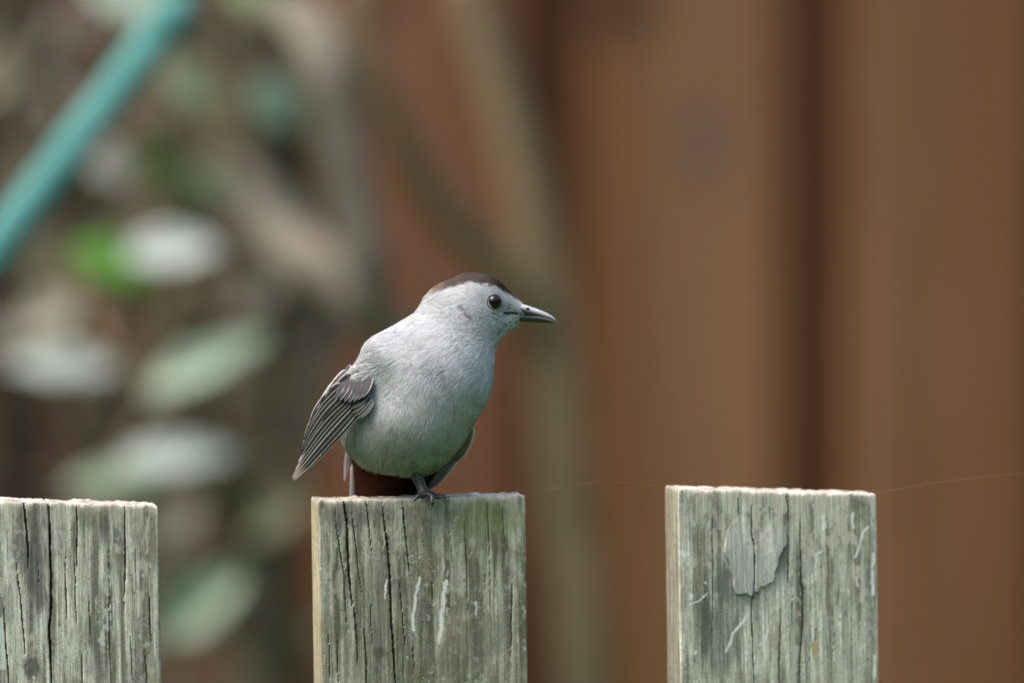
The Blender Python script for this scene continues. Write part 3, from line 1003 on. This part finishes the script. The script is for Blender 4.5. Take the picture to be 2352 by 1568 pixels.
for side in (-1, 1):
    ey = EYN if side < 0 else -4 - EYN
    Vb, Fb = ball((EX, ey + (-side) * 8.0, EV), (17.5, 17.5, 17.5))
    e = obj('eye', mesh_data('eye', Vb, Fb), m_eye, bird)
    ang = np.linspace(0, 2 * np.pi, 40)
    ring = np.stack([EX + 16.2 * np.cos(ang), np.full(40, 0.0), EV + 16.0 * np.sin(ang)], 1)
    ring[:, 1] = [near_y(a_, b_) if side < 0 else -4 - near_y(a_, b_) for a_, b_ in ring[:, [0, 2]]]
    ring[:, 1] += side * .6
    Vr, Fr = tube(ring, [1.2, 1.2], 8, caps=False)
    obj('eyelid', mesh_data('eyelid', BL(Vr), Fr, np.tile([.045, .043, .042], (len(Vr), 1))), M_SKIN, e)


# bill
def loft(secs, nseg=24, colf=None):
    """secs: x, top v, bottom v, half depth, exponent"""
    secs = np.array(secs, float)
    xs = np.linspace(0, 1, 40)
    par = np.linspace(0, 1, len(secs))
    S5 = np.stack([np.interp(xs, par, secs[:, k]) for k in range(secs.shape[1])], 1)
    V = []
    ang = np.linspace(0, 2 * np.pi, nseg, endpoint=False)
    for x, t, b, h in S5[:, :4]:
        V.append(np.stack([np.full(nseg, x), -2 + h * np.sign(np.cos(ang)) * np.abs(np.cos(ang)) ** .9, (t + b) / 2 + (b - t) / 2 * np.sin(ang)], 1))
    V = np.vstack(V)
    F = []
    for i in range(len(xs) - 1):
        for k in range(nseg):
            F.append((i * nseg + k, i * nseg + (k + 1) % nseg, (i + 1) * nseg + (k + 1) % nseg, (i + 1) * nseg + k))
    n = len(V)
    V = np.vstack([V, V[:nseg].mean(0), V[-nseg:].mean(0)])
    tri = [(n, (k + 1) % nseg, k) for k in range(nseg)] + [(n + 1, (len(xs) - 1) * nseg + k, (len(xs) - 1) * nseg + (k + 1) % nseg) for k in range(nseg)]
    return V, [np.array(F), np.array(tri)]


Vu, Fu = loft([(1168, 694, 719, 15), (1190, 694.5, 721, 17), (1205, 699, 722.5, 15), (1222, 704.5, 724, 12), (1240, 711, 726.5, 9.5), (1256, 718, 729.5, 7), (1268, 725, 732.5, 4.6), (1275, 731, 736, 2.6), (1278.5, 735.5, 738.5, .8)])
cu = np.tile([.07, .073, .08], (len(Vu), 1))
cu = mixc(cu, np.array([.42, .43, .46]), sstep(714, 704, Vu[:, 2] - (Vu[:, 0] - 1205) * .38))  # silvery sky reflection along the culmen, painted into the colour
cu = mixc(cu, np.array([.30, .26, .19]), sstep(1268, 1278, Vu[:, 0]) * .8)
bill = obj('upper_bill', mesh_data('upper_bill', BL(Vu), Fu, cu), M_BILL, bird)
Vl, Fl_ = loft([(1172, 717, 736, 13), (1195, 719.5, 739, 14), (1212, 721, 739.5, 12), (1230, 723, 740, 9.5), (1248, 726, 740.5, 7), (1262, 729.5, 740.8, 4.5), (1271, 733.5, 740.3, 2.6), (1276, 738.3, 739.6, .8)])
cl_ = np.tile([.025, .026, .026], (len(Vl), 1))
cl_ = mixc(cl_, np.array([.13, .115, .09]), sstep(3.2, 1.2, Vl[:, 2] - np.interp(Vl[:, 0], [1172, 1212, 1248, 1276], [719, 723.5, 729, 738.3])) * sstep(1215, 1235, Vl[:, 0]))
obj('lower_bill', mesh_data('lower_bill', BL(Vl), Fl_, cl_), M_BILL, bird)
for side in (-1, 1):
    Vn, Fn = ball((1211.5, -2 + side * 12.2, 709), (5.8, 2.6, 3.3), 4)
    # nostril
    obj('nostril', mesh_data('nostril', Vn, Fn, np.tile([.006, .006, .006], (len(Vn), 1))), M_SKIN, bill)


# feathers
def feather(root, ctrl, tip, width, nrm, dark=(.035, .036, .038), pale=(.40, .41, .41), fringe=.22, side=1, camber=.05, tipc=None, bluntness=.5, n=30, m=11, inner=None, taper=.55, both=False):
    """one vane: pale outer edge on the given side, dark web, raised shaft"""
    root, ctrl, tip, nrm = (np.asarray(q, float) for q in (root, ctrl, tip, nrm))
    s = np.linspace(0, 1, n)[:, None]
    mid = (1 - s) ** 2 * root + 2 * s * (1 - s) * ctrl + s * s * tip
    T = 2 * (1 - s) * (ctrl - root) + 2 * s * (tip - ctrl)
    T /= np.linalg.norm(T, axis=1)[:, None]
    B = np.cross(nrm, T); B /= np.linalg.norm(B, axis=1)[:, None]
    Nv = np.cross(T, B)
    u = np.linspace(-1, 1, m)
    sv = s[:, 0]
    prof = np.clip(sv / .12 + .45, 0, 1) * (1 - taper * np.clip(sv - .3, 0, 1)) * np.clip((1 - sv) / (1 - bluntness * .999 + .02), 0, 1) ** .5
    prof = np.maximum(prof, .03)
    V = np.zeros((n, m, 3)); C = np.zeros((n, m, 3))
    wav = (rng.random() - .5) * .3
    for j, uu in enumerate(u):
        off = width * .5 * prof * uu
        z = width * camber * (1 - uu * uu) + (.35 if abs(uu) < .12 else 0) + width * .04 * np.sin(sv * 5 + wav * 9) * uu
        V[:, j] = mid + B * off[:, None] + Nv * z[:, None]
        e = abs(uu) if both else uu * side
        mk = sstep(1 - 2 * fringe - .12, 1 - 2 * fringe + .12, np.full(n, e))
        cd = np.array(dark) * (.8 + .5 * noise(sv * 9, uu * 3 + root[0]))[:, None]
        if inner is not None:
            cd = mixc(cd, np.array(inner), sstep(0.0, -.9, np.full(n, e)) * .6)
        cc = mixc(cd, np.array(pale), mk * (.75 + .25 * noise(sv * 14, root[0] + uu)))
        if abs(uu) < .12:
            cc = mixc(cc, np.array([.05, .045, .042]), np.full(n, .6))
        if tipc is not None:
            cc = mixc(cc, np.array(tipc), sstep(.80, .97, sv) * .8)
        C[:, j] = cc
    V = V.reshape(-1, 3); C = C.reshape(-1, 3)
    # thin closed vane
    th = .35
    Nr = np.repeat(Nv, m, 0)
    V2 = V - Nr * th
    k = len(V)
    F = [grid_faces(n, m), grid_faces(n, m, k, True)]
    def strip(a): return np.stack([a[:-1], a[1:], a[1:] + k, a[:-1] + k], 1)
    F += [strip(np.arange(m)), strip(((n - 1) * m + np.arange(m))[::-1]), strip((np.arange(n) * m)[::-1]), strip(np.arange(n) * m + m - 1)]
    return mesh_data('feather', BL(np.vstack([V, V2])), F, np.vstack([C, C * .9]))


def Wp(zx, zy, lay=0.0):
    """position on the near wing"""
    d = zm(zx, zy, 700, 780, 3.5636)
    y = max(-113, -112 + .55 * (853 - d[0]))
    return np.array([d[0], y - lay * .6, d[1]])


WN = np.array([-.55, -1.0, -.12])
# wing base under the coverts
WPR = [((872, -56, 856), 22, (838, -58, 884), 20, .85), ((838, -58, 884), 18, (805, -38, 935), 6, .7)]
WV = star(IV, np.array([850.0, -54, 866]), WPR, far=260.0)
wc = np.tile([.42, .415, .42], (len(WV), 1))
wc = mixc(wc, np.array([.40, .39, .385]), sstep(30, -10, WV[:, 0] - 835 + (WV[:, 2] - 860) * .9))
wing = obj('wing', mesh_data('wing', BL(WV), IF[:, ::-1], wc), M_PLUME, bird)
FEATH = []
n_pr = 11
lw = [((700, 900), (470, 1170), (203, 1432), 44, 0), ((690, 870), (440, 1160), (118, 1503), 46, 1), ((672, 845), (410, 1120), (108, 1492), 46, 1), ((652, 820), (390, 1070), (104, 1478), 46, 1),
      ((632, 800), (370, 1030), (130, 1420), 46, 1), ((610, 785), (350, 1000), (160, 1350), 48, 1), ((585, 770), (330, 960), (185, 1270), 52, 0),
      ((560, 745), (325, 950), (196, 1228), 44, 0), ((545, 715), (305, 905), (200, 1200), 42, 0), ((535, 680), (305, 850), (215, 1130), 42, 0), ((530, 640), (335, 780), (255, 1020), 44, 0)]
kz = 1 / 3.5636 / 1.0884
for i, (a, b, c, w, tp_) in enumerate(lw):
    pale = (.62, .63, .62) if i < 7 else (.56, .55, .54)
    dk = (.010, .010, .011) if i < 7 else (.014, .014, .014)
    me = feather(Wp(*a, i * 1.5), Wp(*b, i * 1.5 + 2), Wp(*c, i * 1.5), w * kz * (1.25 if i < 7 else 1.3), WN, dk, tuple(np.array(pale) * random.uniform(.6, 1.0)), random.uniform(.08, .14) if i < 7 else random.uniform(.10, .16), side=-1, both=i > 6, tipc=(.42, .36, .31) if tp_ else None, bluntness=.8 if i < 7 else .7, taper=.35)
    obj('flight_feather', me, M_FEATHER, wing)
# tertial back edge, pale
for (a, b, c, w) in [((560, 560), (420, 680), (318, 880), 60), ((590, 520), (480, 610), (400, 760), 60)]:
    obj('tertial', feather(Wp(*a, -10), Wp(*b, 18), Wp(*c, 17), w * kz * .9, WN, (.09, .085, .085), (.52, .50, .49), .22, side=-1, bluntness=.6, both=True), M_FEATHER, wing)
# greater coverts
for i in range(7):
    f = i / 6
    a = (612 + 205 * f, 470 + 55 * f); c = (492 + 245 * f, 772 + 40 * math.sin(f * 3.1) - 15 * f)
    b = ((a[0] + c[0]) / 2 + 22, (a[1] + c[1]) / 2 + 30)
    me = feather(Wp(*a, -42 - 26 * (1 - f) ** 2), Wp(*b, 27 - i * 1.5), Wp(*c, 26 - i * 1.5), 62 * kz * 1.2, WN, (.055, .054, .058), (.42, .445, .46), .12, side=-1, bluntness=.62, camber=.05, taper=.2)
    obj('covert', me, M_FEATHER, wing)
# primary coverts
for i, (a, c) in enumerate([((790, 720), (628, 860)), ((800, 740), (640, 900)), ((812, 752), (655, 930)), ((822, 770), (690, 948)), ((828, 790), (716, 942))]):
    b = ((a[0] + c[0]) / 2 + 10, (a[1] + c[1]) / 2 + 18)
    me = feather(Wp(*a, -8), Wp(*b, 11 - i * 1.5), Wp(*c, 11 - i * 1.5), 46 * kz * 1.2, WN, (.035, .035, .037), (.36, .38, .375), .16, side=-1, bluntness=.6, camber=.05)
    obj('covert', me, M_FEATHER, wing)
# far wing, only its tips show beyond the belly
far = obj('wing', feather((1080, 62, 980), (1074, 78, 1035), (1043, 84, 1062), 26, (.3, -1, 0), (.17, .14, .105), (.75, .68, .56), .16, side=-1, bluntness=.75), M_FEATHER, bird)
tag(far, 'far folded wing, brown with a pale rim')
for (a, b, c, w, dk, pale) in [((1052, 84, 1020), (1040, 92, 1070), (982, 100, 1125), 30, (.22, .19, .15), (.78, .71, .60)), ((1040, 90, 1020), (1010, 96, 1075), (968, 108, 1132), 34, (.02, .02, .02), (.06, .055, .05)),
                               ((1020, 92, 1020), (985, 100, 1075), (950, 114, 1140), 40, (.018, .018, .018), (.03, .03, .03))]:
    obj('flight_feather', feather(a, b, c, w, (.3, -1, 0), dk, pale, .16, side=-1, bluntness=.8, taper=.3), M_FEATHER, far)

# under-tail coverts, rufous
UPR = [((870, 62, 1045), 62, (868, 128, 1165), 50, .8), ((868, 128, 1165), 50, (868, 150, 1260), 22, .8)]
UV = star(IV, np.array([874.0, 110, 1130]), UPR, far=300.0)
uc = np.tile([.05, .014, .006], (len(UV), 1)) * (.6 + .6 * fbm(UV[:, 0] * .05, UV[:, 2] * .03))[:, None]
und = obj('undertail_coverts', mesh_data('undertail_coverts', BL(UV), IF[:, ::-1], uc), M_PLUME, bird)
tag(und, 'rusty red feathers under the tail')
Pu = sample(UV, IF, 9000, lambda c: (c[:, 1] < 130) * 1.0 + .15)
Nu = grad(Pu, UPR)
cu_ = np.tile([.06, .017, .007], (len(Pu), 1)) * (.5 + .8 * rng.random(len(Pu)))[:, None]
V, F, C = strands(Pu, Nu, np.tile([0, .35, 1.0], (len(Pu), 1)) + rng.normal(0, .1, (len(Pu), 3)), 26 + 12 * rng.random(len(Pu)), 1.4 + rng.random(len(Pu)), cu_, lift=.08, curv=90)
tag(obj('rufous_barbs', mesh_data('rufous_barbs', BL(V), F, C), M_PLUME, und), None, None, None, 'stuff')

# tail, hanging behind the picket
tail = obj('tail', feather((880, 130, 1040), (880, 175, 1250), (880, 215, 1560), 66, (0, -1, -.3), (.03, .03, .032), (.16, .16, .17), .12, bluntness=.85, taper=.1), M_FEATHER, bird)
for i, (x1, x2, pale, sd) in enumerate([(822, 812, (.46, .45, .45), -1), (836, 828, (.20, .20, .21), -1), (850, 846, (.14, .14, .15), -1), (905, 916, (.12, .13, .14), 1), (925, 938, (.13, .14, .15), 1), (942, 952, (.13, .15, .15), 1)]):
    yo = 112 + i * 4 if i < 3 else 132 - i * 4
    obj('tail_feather', feather((x1, yo, 1050), (x2 + (x1 - x2) * .3, yo + 45, 1240), (x2, yo + 90, 1540), 36, (0, -1, -.3), (.04, .042, .045) if i else (.13, .13, .135), pale, .2, side=sd * -1, bluntness=.85, taper=.1), M_FEATHER, tail)
obj('tail_feather', feather((800, 62, 1035), (796, 70, 1070), (790, 74, 1106), 15, (0, -1, 0), (.30, .28, .29), (.40, .38, .38), .2, bluntness=.6), M_FEATHER, tail)


# legs and toes
def ring_tube(pts, rad, n=40, ns=12, scute=.10, every=5.0):
    P = catmull(pts, n)
    L_ = np.concatenate([[0], np.cumsum(np.linalg.norm(np.diff(P, axis=0), axis=1))])
    r = np.interp(np.linspace(0, 1, n), np.linspace(0, 1, len(rad)), rad)
    r = r * (1 + scute * (np.abs(((L_ / every) % 1) - .5) * 2 - .5))
    V, F = tube(P, r, ns)
    return V, F


def skinc(V, dark=(.022, .021, .021), pale=(.075, .074, .076)):
    k = fbm(V[:, 0] * .35, V[:, 2] * .35, V[:, 1] * .35)
    return np.array(dark) + (np.array(pale) - np.array(dark)) * sstep(.4, .7, k)[:, None]


V, F = ring_tube([(952, -20, 1068), (958, -22, 1092), (967, -25, 1115), (973, -30, 1131), (977, -34, 1138)], [17, 14, 11.5, 12.5, 9.5], 60, 14, .09, 6)
leg = obj('leg', mesh_data('leg', BL(V), F, skinc(V)), M_SKIN, bird)
toes = [[(974, -34, 1133), (984, -46, 1134), (992, -60, 1139), (993, -68.5, 1150), (991.5, -68.5, 1160)],
        [(970, -34, 1134), (962, -46, 1137), (957, -55, 1142), (952.5, -58, 1147)],
        [(976, -30, 1133), (988, -32, 1137), (1000, -30, 1141), (1009, -26, 1141)],
        [(972, -24, 1133), (966, -8, 1140), (960, 8, 1143), (955, 18, 1144)]]
claws = [[(991.5, -68.5, 1160), (990, -68, 1166), (988.5, -65.5, 1172)], [(952.5, -58, 1147), (949, -63, 1150), (948, -66, 1155)], [(1009, -26, 1141), (1014, -26, 1141), (1018, -26, 1144)], [(955, 18, 1144), (952, 24, 1143), (950, 29, 1146)]]
toes2 = [[(996, 4, 1137), (1006, -8, 1138), (1015, -16, 1137), (1024, -22, 1141)], [(996, 6, 1138), (1006, 6, 1140), (1020, 8, 1141), (1028, 9, 1141)], [(995, 4, 1138), (992, -8, 1141), (990, -20, 1142)], [(992, 8, 1138), (986, 20, 1142), (980, 32, 1143)]]
claws2 = [[(1024, -22, 1141), (1030, -24, 1140), (1034, -25, 1145)], [(1028, 9, 1141), (1034, 9, 1140), (1038, 9, 1143)], [(990, -20, 1142), (989, -26, 1141.5), (988, -30, 1143.5)], [(980, 32, 1143), (976, 38, 1142), (974, 42, 1145)]]


def make_foot(par, tl, cl2):
    for tpts, cpts in zip(tl, cl2):
        V, F = ring_tube(tpts, [5.6, 5.4, 4.6, 3.6], 36, 10, .16, 5)
        t_ = obj('toe', mesh_data('toe', BL(V), F, skinc(V)), M_SKIN, par)
        V, F = tube(catmull(cpts, 12), [3.0, 2.2, .5], 8)
        obj('claw', mesh_data('claw', BL(V), F, np.tile([.10, .10, .105], (len(V), 1))), M_SKIN, t_)


make_foot(leg, toes, claws)
V, F = ring_tube([(950, 18, 1070), (960, 16, 1100), (980, 8, 1128), (996, 4, 1138)], [9, 7.5, 7, 7.5], 50, 12, .09, 6)
leg2 = obj('leg', mesh_data('leg', BL(V), F, skinc(V)), M_SKIN, bird)
make_foot(leg2, toes2, claws2)

# ------------------------------------------------------------------ leaning green stake
pa_, pb_ = at(-5, 562, .72), at(402, 30, .84)
dv = (pb_ - pa_) / (pb_.z - pa_.z)
foot = pa_ + dv * (0.0 - pa_.z)
topp = pb_
stake_pts = [foot + (topp - foot) * t for t in np.linspace(0, 1, 60)]
rr = [0.0090 * (1 + .035 * ((k // 2) % 2)) for k in range(60)]
V, F = tube(np.array(stake_pts), rr, 20)
st = empty('garden_stake', foot)
tag(st, 'teal plastic garden stake leaning through the shrub', 'garden stake')
obj('shaft', mesh_data('shaft', V - np.array(foot), F), M_STAKE, st)
V, F = tube(np.array([topp - dv.normalized() * .02, topp, topp + dv.normalized() * .012]), [.0104, .0104, .005], 20)
obj('end_cap', mesh_data('end_cap', V - np.array(foot), F), M_STAKE, st)


# ------------------------------------------------------------------ shrubs
def branch(parent, name, ctrl, radii, mat, n=40):
    P = catmull([tuple(at(*c)) if not isinstance(c, Vector) else tuple(c) for c in ctrl], n)
    V, F = tube(P, radii, 12, jitter=.12)
    return obj(name, mesh_data(name, V - np.array(parent.location), F), mat, parent), P


def leaf_mesh(L, W, cup=.12, curl=.15, colr=(.05, .1, .03), rib=(.12, .17, .07)):
    n, m = 18, 9
    s = np.linspace(0, 1, n); u = np.linspace(-1, 1, m)
    Sg, U = np.meshgrid(s, u, indexing='ij')
    prof = np.sin(np.pi * np.clip(Sg, 0, 1) ** .85) ** .75
    x = Sg * L; y = U * W * .5 * prof
    z = cup * W * np.abs(U) * prof - curl * L * Sg ** 2 + .015 * L * np.sin(Sg * 14 + U * 2) * np.abs(U)
    V = np.stack([x.ravel(), y.ravel(), z.ravel()], 1)
    c = np.tile(colr, (n * m, 1)) * (.85 + .3 * fbm(x.ravel() * 60, y.ravel() * 60))[:, None]
    c = mixc(c, np.array(rib), (np.abs(U.ravel()) < .13) * .7)
    V2 = V + np.array([0, 0, -.0006]); k = n * m
    F = [grid_faces(n, m), grid_faces(n, m, k, True)]
    def strip(a): return np.stack([a[:-1], a[1:], a[1:] + k, a[:-1] + k], 1)
    F += [strip(np.arange(m)), strip(((n - 1) * m + np.arange(m))[::-1]), strip((np.arange(n) * m)[::-1]), strip(np.arange(n) * m + m - 1)]
    return mesh_data('leaf', np.vstack([V, V2]), F, np.vstack([c, c]))


def leaf(parent, p0, p1, W, tilt, colr, curl=.10, roll=0.0, stem_to=None):
    """leaf from base p0 to tip p1; tilt lifts its upper face towards the viewer"""
    d = p1 - p0; L = d.length; d.normalize()
    up = Vector((0, -math.sin(tilt), math.cos(tilt)))
    y = up.cross(d).normalized(); z = d.cross(y).normalized()
    if roll:
        Rm = Matrix.Rotation(roll, 3, d); y = Rm @ y; z = Rm @ z
    o = obj('leaf', leaf_mesh(L, W, curl=curl, colr=colr, rib=tuple(min(.6, c * 1.5) for c in colr)), M_LEAF, parent)
    mtx = Matrix((d, y, z)).transposed().to_4x4(); mtx.translation = p0 - parent.location
    o.matrix_local = mtx
    if stem_to is not None:
        P = catmull([tuple(stem_to), tuple((stem_to + p0) * .5 + Vector((0, 0, .012))), tuple(p0)], 10)
        V, F = tube(P, [.0028, .0018], 6)
        obj('petiole', mesh_data('petiole', V - np.array(parent.location), F), M_TWIG, parent)
    return o


gp = at(590, 784, 1.28)
sh = empty('broadleaf_shrub', (gp.x, 1.42, 0))
tag(sh, 'broadleaf shrub with glossy leaves painted pale with sky sheen on grey brown stems', 'shrub')
b1, P1 = branch(sh, 'trunk', [Vector((gp.x + .02, 1.42, 0)), Vector((gp.x + .01, 1.42, .5)), (600, 1500, 1.42), (600, 1100, 1.42), (590, 800, 1.42), (600, 520, 1.42), (560, 200, 1.42), (520, -200, 1.42)], [.022, .018, .016, .015, .012, .008], M_BARKD, 60)
b2, P2 = branch(sh, 'branch', [(600, 1300, 1.42), (480, 1000, 1.34), (430, 700, 1.30), (420, 400, 1.30), (380, 100, 1.30), (360, -150, 1.30)], [.010, .008, .007, .006, .005], M_BARKD)
b3, P3 = branch(sh, 'branch', [(560, 1450, 1.42), (330, 1200, 1.36), (200, 950, 1.32), (150, 700, 1.32), (60, 300, 1.34), (20, -100, 1.34)], [.010, .008, .007, .006, .005], M_BARKD)
# grey arching stem and its fork
b4, P4 = branch(sh, 'branch', [(545, 420, 1.41), (610, 520, 1.28), (700, 590, 1.18), (790, 660, 1.16), (868, 730, 1.15), (930, 800, 1.15)], [.013, .014, .014, .012, .008], M_BARK)
b5, P5 = branch(sh, 'branch', [(590, 35, 1.40), (650, 25, 1.20), (700, 50, 1.15), (748, 150, 1.12), (785, 320, 1.12), (815, 480, 1.12), (838, 600, 1.12), (862, 720, 1.13)], [.009, .011, .012, .012, .012, .011, .009], M_BARK)
b6, P6 = branch(sh, 'branch', [(600, 1250, 1.42), (690, 1000, 1.46), (740, 850, 1.50), (720, 560, 1.52), (690, 300, 1.42), (650, 0, 1.42)], [.012, .011, .010, .008, .006], M_BARKD)

gp2 = at(1300, 784, 1.36)
sh2 = empty('bare_shrub', (gp2.x + .02, 1.38, 0))
tag(sh2, 'bare olive brown shrub stems forking upward in front of the board fence', 'shrub')
branch(sh2, 'trunk', [Vector((gp2.x + .03, 1.38, 0)), Vector((gp2.x + .025, 1.38, .5)), (1345, 1568, 1.36), (1310, 1250, 1.36), (1285, 950, 1.36), (1262, 730, 1.36), (1230, 560, 1.36), (1190, 350, 1.36), (1120, 120, 1.36), (1060, -60, 1.36)], [.018, .016, .015, .0145, .0135, .0125, .0115, .010], M_TWIG, 60)
branch(sh2, 'branch', [(1275, 820, 1.36), (1200, 680, 1.34), (1090, 560, 1.32), (985, 440, 1.30), (900, 280, 1.28), (835, 110, 1.27), (800, -40, 1.27)], [.011, .010, .0095, .009, .008, .007], M_TWIG)

PALE = (.30, .37, .30)
GREY = (.36, .40, .39)
GREEN = (.07, .17, .045)


def LF(a, b, Y, W, tilt, colr, stem, curl=.08, roll=0.0, dy=0.0):
    Y = min(Y + .05, 1.74)
    colr = tuple(np.array(colr) * (.80, .90, .82))
    leaf(sh, at(a[0], a[1], Y), at(b[0], b[1], Y + dy), W * .74, R(tilt), colr, curl, R(roll), stem)


def V3(P, f): return Vector(P[int(f * (len(P) - 1))])


LF((290, 585), (500, 560), 1.10, .034, 50, (.50, .53, .54), V3(P2, .55))  # white sky sheen painted as the leaf's base colour
LF((330, 640), (170, 560), 1.14, .036, 60, (.10, .30, .03), V3(P2, .52), roll=10)
LF((345, 600), (300, 700), 1.15, .02, 60, (.10, .26, .03), V3(P2, .5))
LF((270, 850), (10, 825), 1.12, .028, 48, (.37, .39, .40), V3(P3, .6))  # greyish sky sheen put into the base colour
LF((330, 910), (610, 755), 1.10, .030, 50, (.26, .36, .27), V3(P2, .45))
LF((270, 1060), (540, 1030), 1.10, .030, 50, (.46, .50, .50), V3(P2, .3))  # grey-white sheen of the sky, painted in likewise
LF((380, 1090), (140, 1110), 1.16, .026, 48, (.20, .28, .19), V3(P2, .28))
LF((370, 1470), (560, 1300), 1.08, .046, 58, (.065, .14, .07), V3(P1, .3))
LF((200, -40), (440, 40), 1.16, .044, 52, (.42, .48, .40), V3(P2, .9))
LF((520, -40), (690, 50), 1.18, .032, 50, (.30, .38, .19), V3(P1, .9), roll=-15)
LF((600, 180), (665, 300), 1.10, .030, 60, (.33, .46, .39), V3(P1, .8))
LF((390, 150), (490, 250), 1.10, .030, 58, (.32, .36, .23), V3(P2, .75))
LF((455, 190), (510, 300), 1.16, .028, 58, (.42, .34, .19), V3(P2, .75))
LF((205, 360), (300, 400), 1.12, .030, 55, (.36, .34, .32), V3(P2, .65))
LF((310, 330), (430, 430), 1.18, .032, 55, (.12, .17, .045), V3(P2, .65))
LF((370, 390), (470, 500), 1.20, .030, 55, (.12, .16, .05), V3(P2, .62))
LF((440, 380), (560, 460), 1.14, .032, 50, (.21, .22, .13), V3(P1, .7))
LF((700, 1150), (560, 1230), 1.24, .030, 50, (.13, .14, .05), V3(P1, .45))
LF((40, 560), (150, 640), 1.24, .028, 50, (.17, .16, .10), V3(P3, .7))
LF((600, 430), (720, 520), 1.22, .030, 50, (.24, .22, .17), V3(P1, .68))
LF((80, 100), (-60, 220), 1.3, .04, 50, (.16, .14, .08), V3(P3, .85))
LF((180, 700), (40, 760), 1.22, .03, 50, (.22, .2, .15), V3(P3, .65))
LF((470, 1150), (330, 1260), 1.26, .03, 50, (.14, .13, .08), V3(P2, .25))
LF((650, 640), (520, 720), 1.24, .03, 50, (.22, .19, .15), V3(P1, .58))

# duller leaves and thin shoots that fill the shrub behind
TONES = [(.11, .085, .055), (.15, .12, .085), (.07, .058, .032), (.085, .095, .04), (.16, .125, .095), (.055, .038, .025), (.11, .115, .06), (.065, .085, .03)]
prs = [P1, P2, P3, P6]
for k in range(46):
    x = random.uniform(-60, 800); y = random.uniform(-40, 1600); Y = random.uniform(1.46, 1.72)
    a = random.uniform(0, 6.28); l = random.uniform(90, 190)
    LF((x, y), (x + l * math.cos(a), y + l * .6 * math.sin(a)), Y, random.uniform(.022, .04), random.uniform(25, 70), random.choice(TONES), None, roll=random.uniform(-25, 25), dy=random.uniform(-.02, .02))
    if k % 2 == 0:
        q = V3(random.choice(prs), random.uniform(.35, .9)); e = at(x, y, Y)
        P = catmull([tuple(q), tuple((q + e) * .5 + Vector((random.uniform(-.03, .03), 0, random.uniform(-.02, .05)))), tuple(e)], 16)
        V, F = tube(P, [.006, .0045, .003], 8)
        obj('twig', mesh_data('twig', V - np.array(sh.location), F), M_BARKD, sh)

# ------------------------------------------------------------------ spider threads
def thread(label, pts, r):
    P = catmull([tuple(p) for p in pts], 30)
    V, F = tube(P, [r, r], 5)
    o = obj('spider_thread', mesh_data('spider_thread', V - P[0], F), M_SILK)
    o.location = P[0]
    tag(o, label, 'thread')


thread('faint spider thread running out from the pale spotted picket', [at(2014, 1131, .031), at(2120, 1112, .035), at(2260, 1094, .04), at(2420, 1082, .05)], .000009)
thread('faint spider thread stretched between the bird picket and the pale spotted picket', [at(1207, 1140, .017), at(1290, 1118, .018), at(1400, 1106, .019), at(1526, 1117, .021)], .000007)
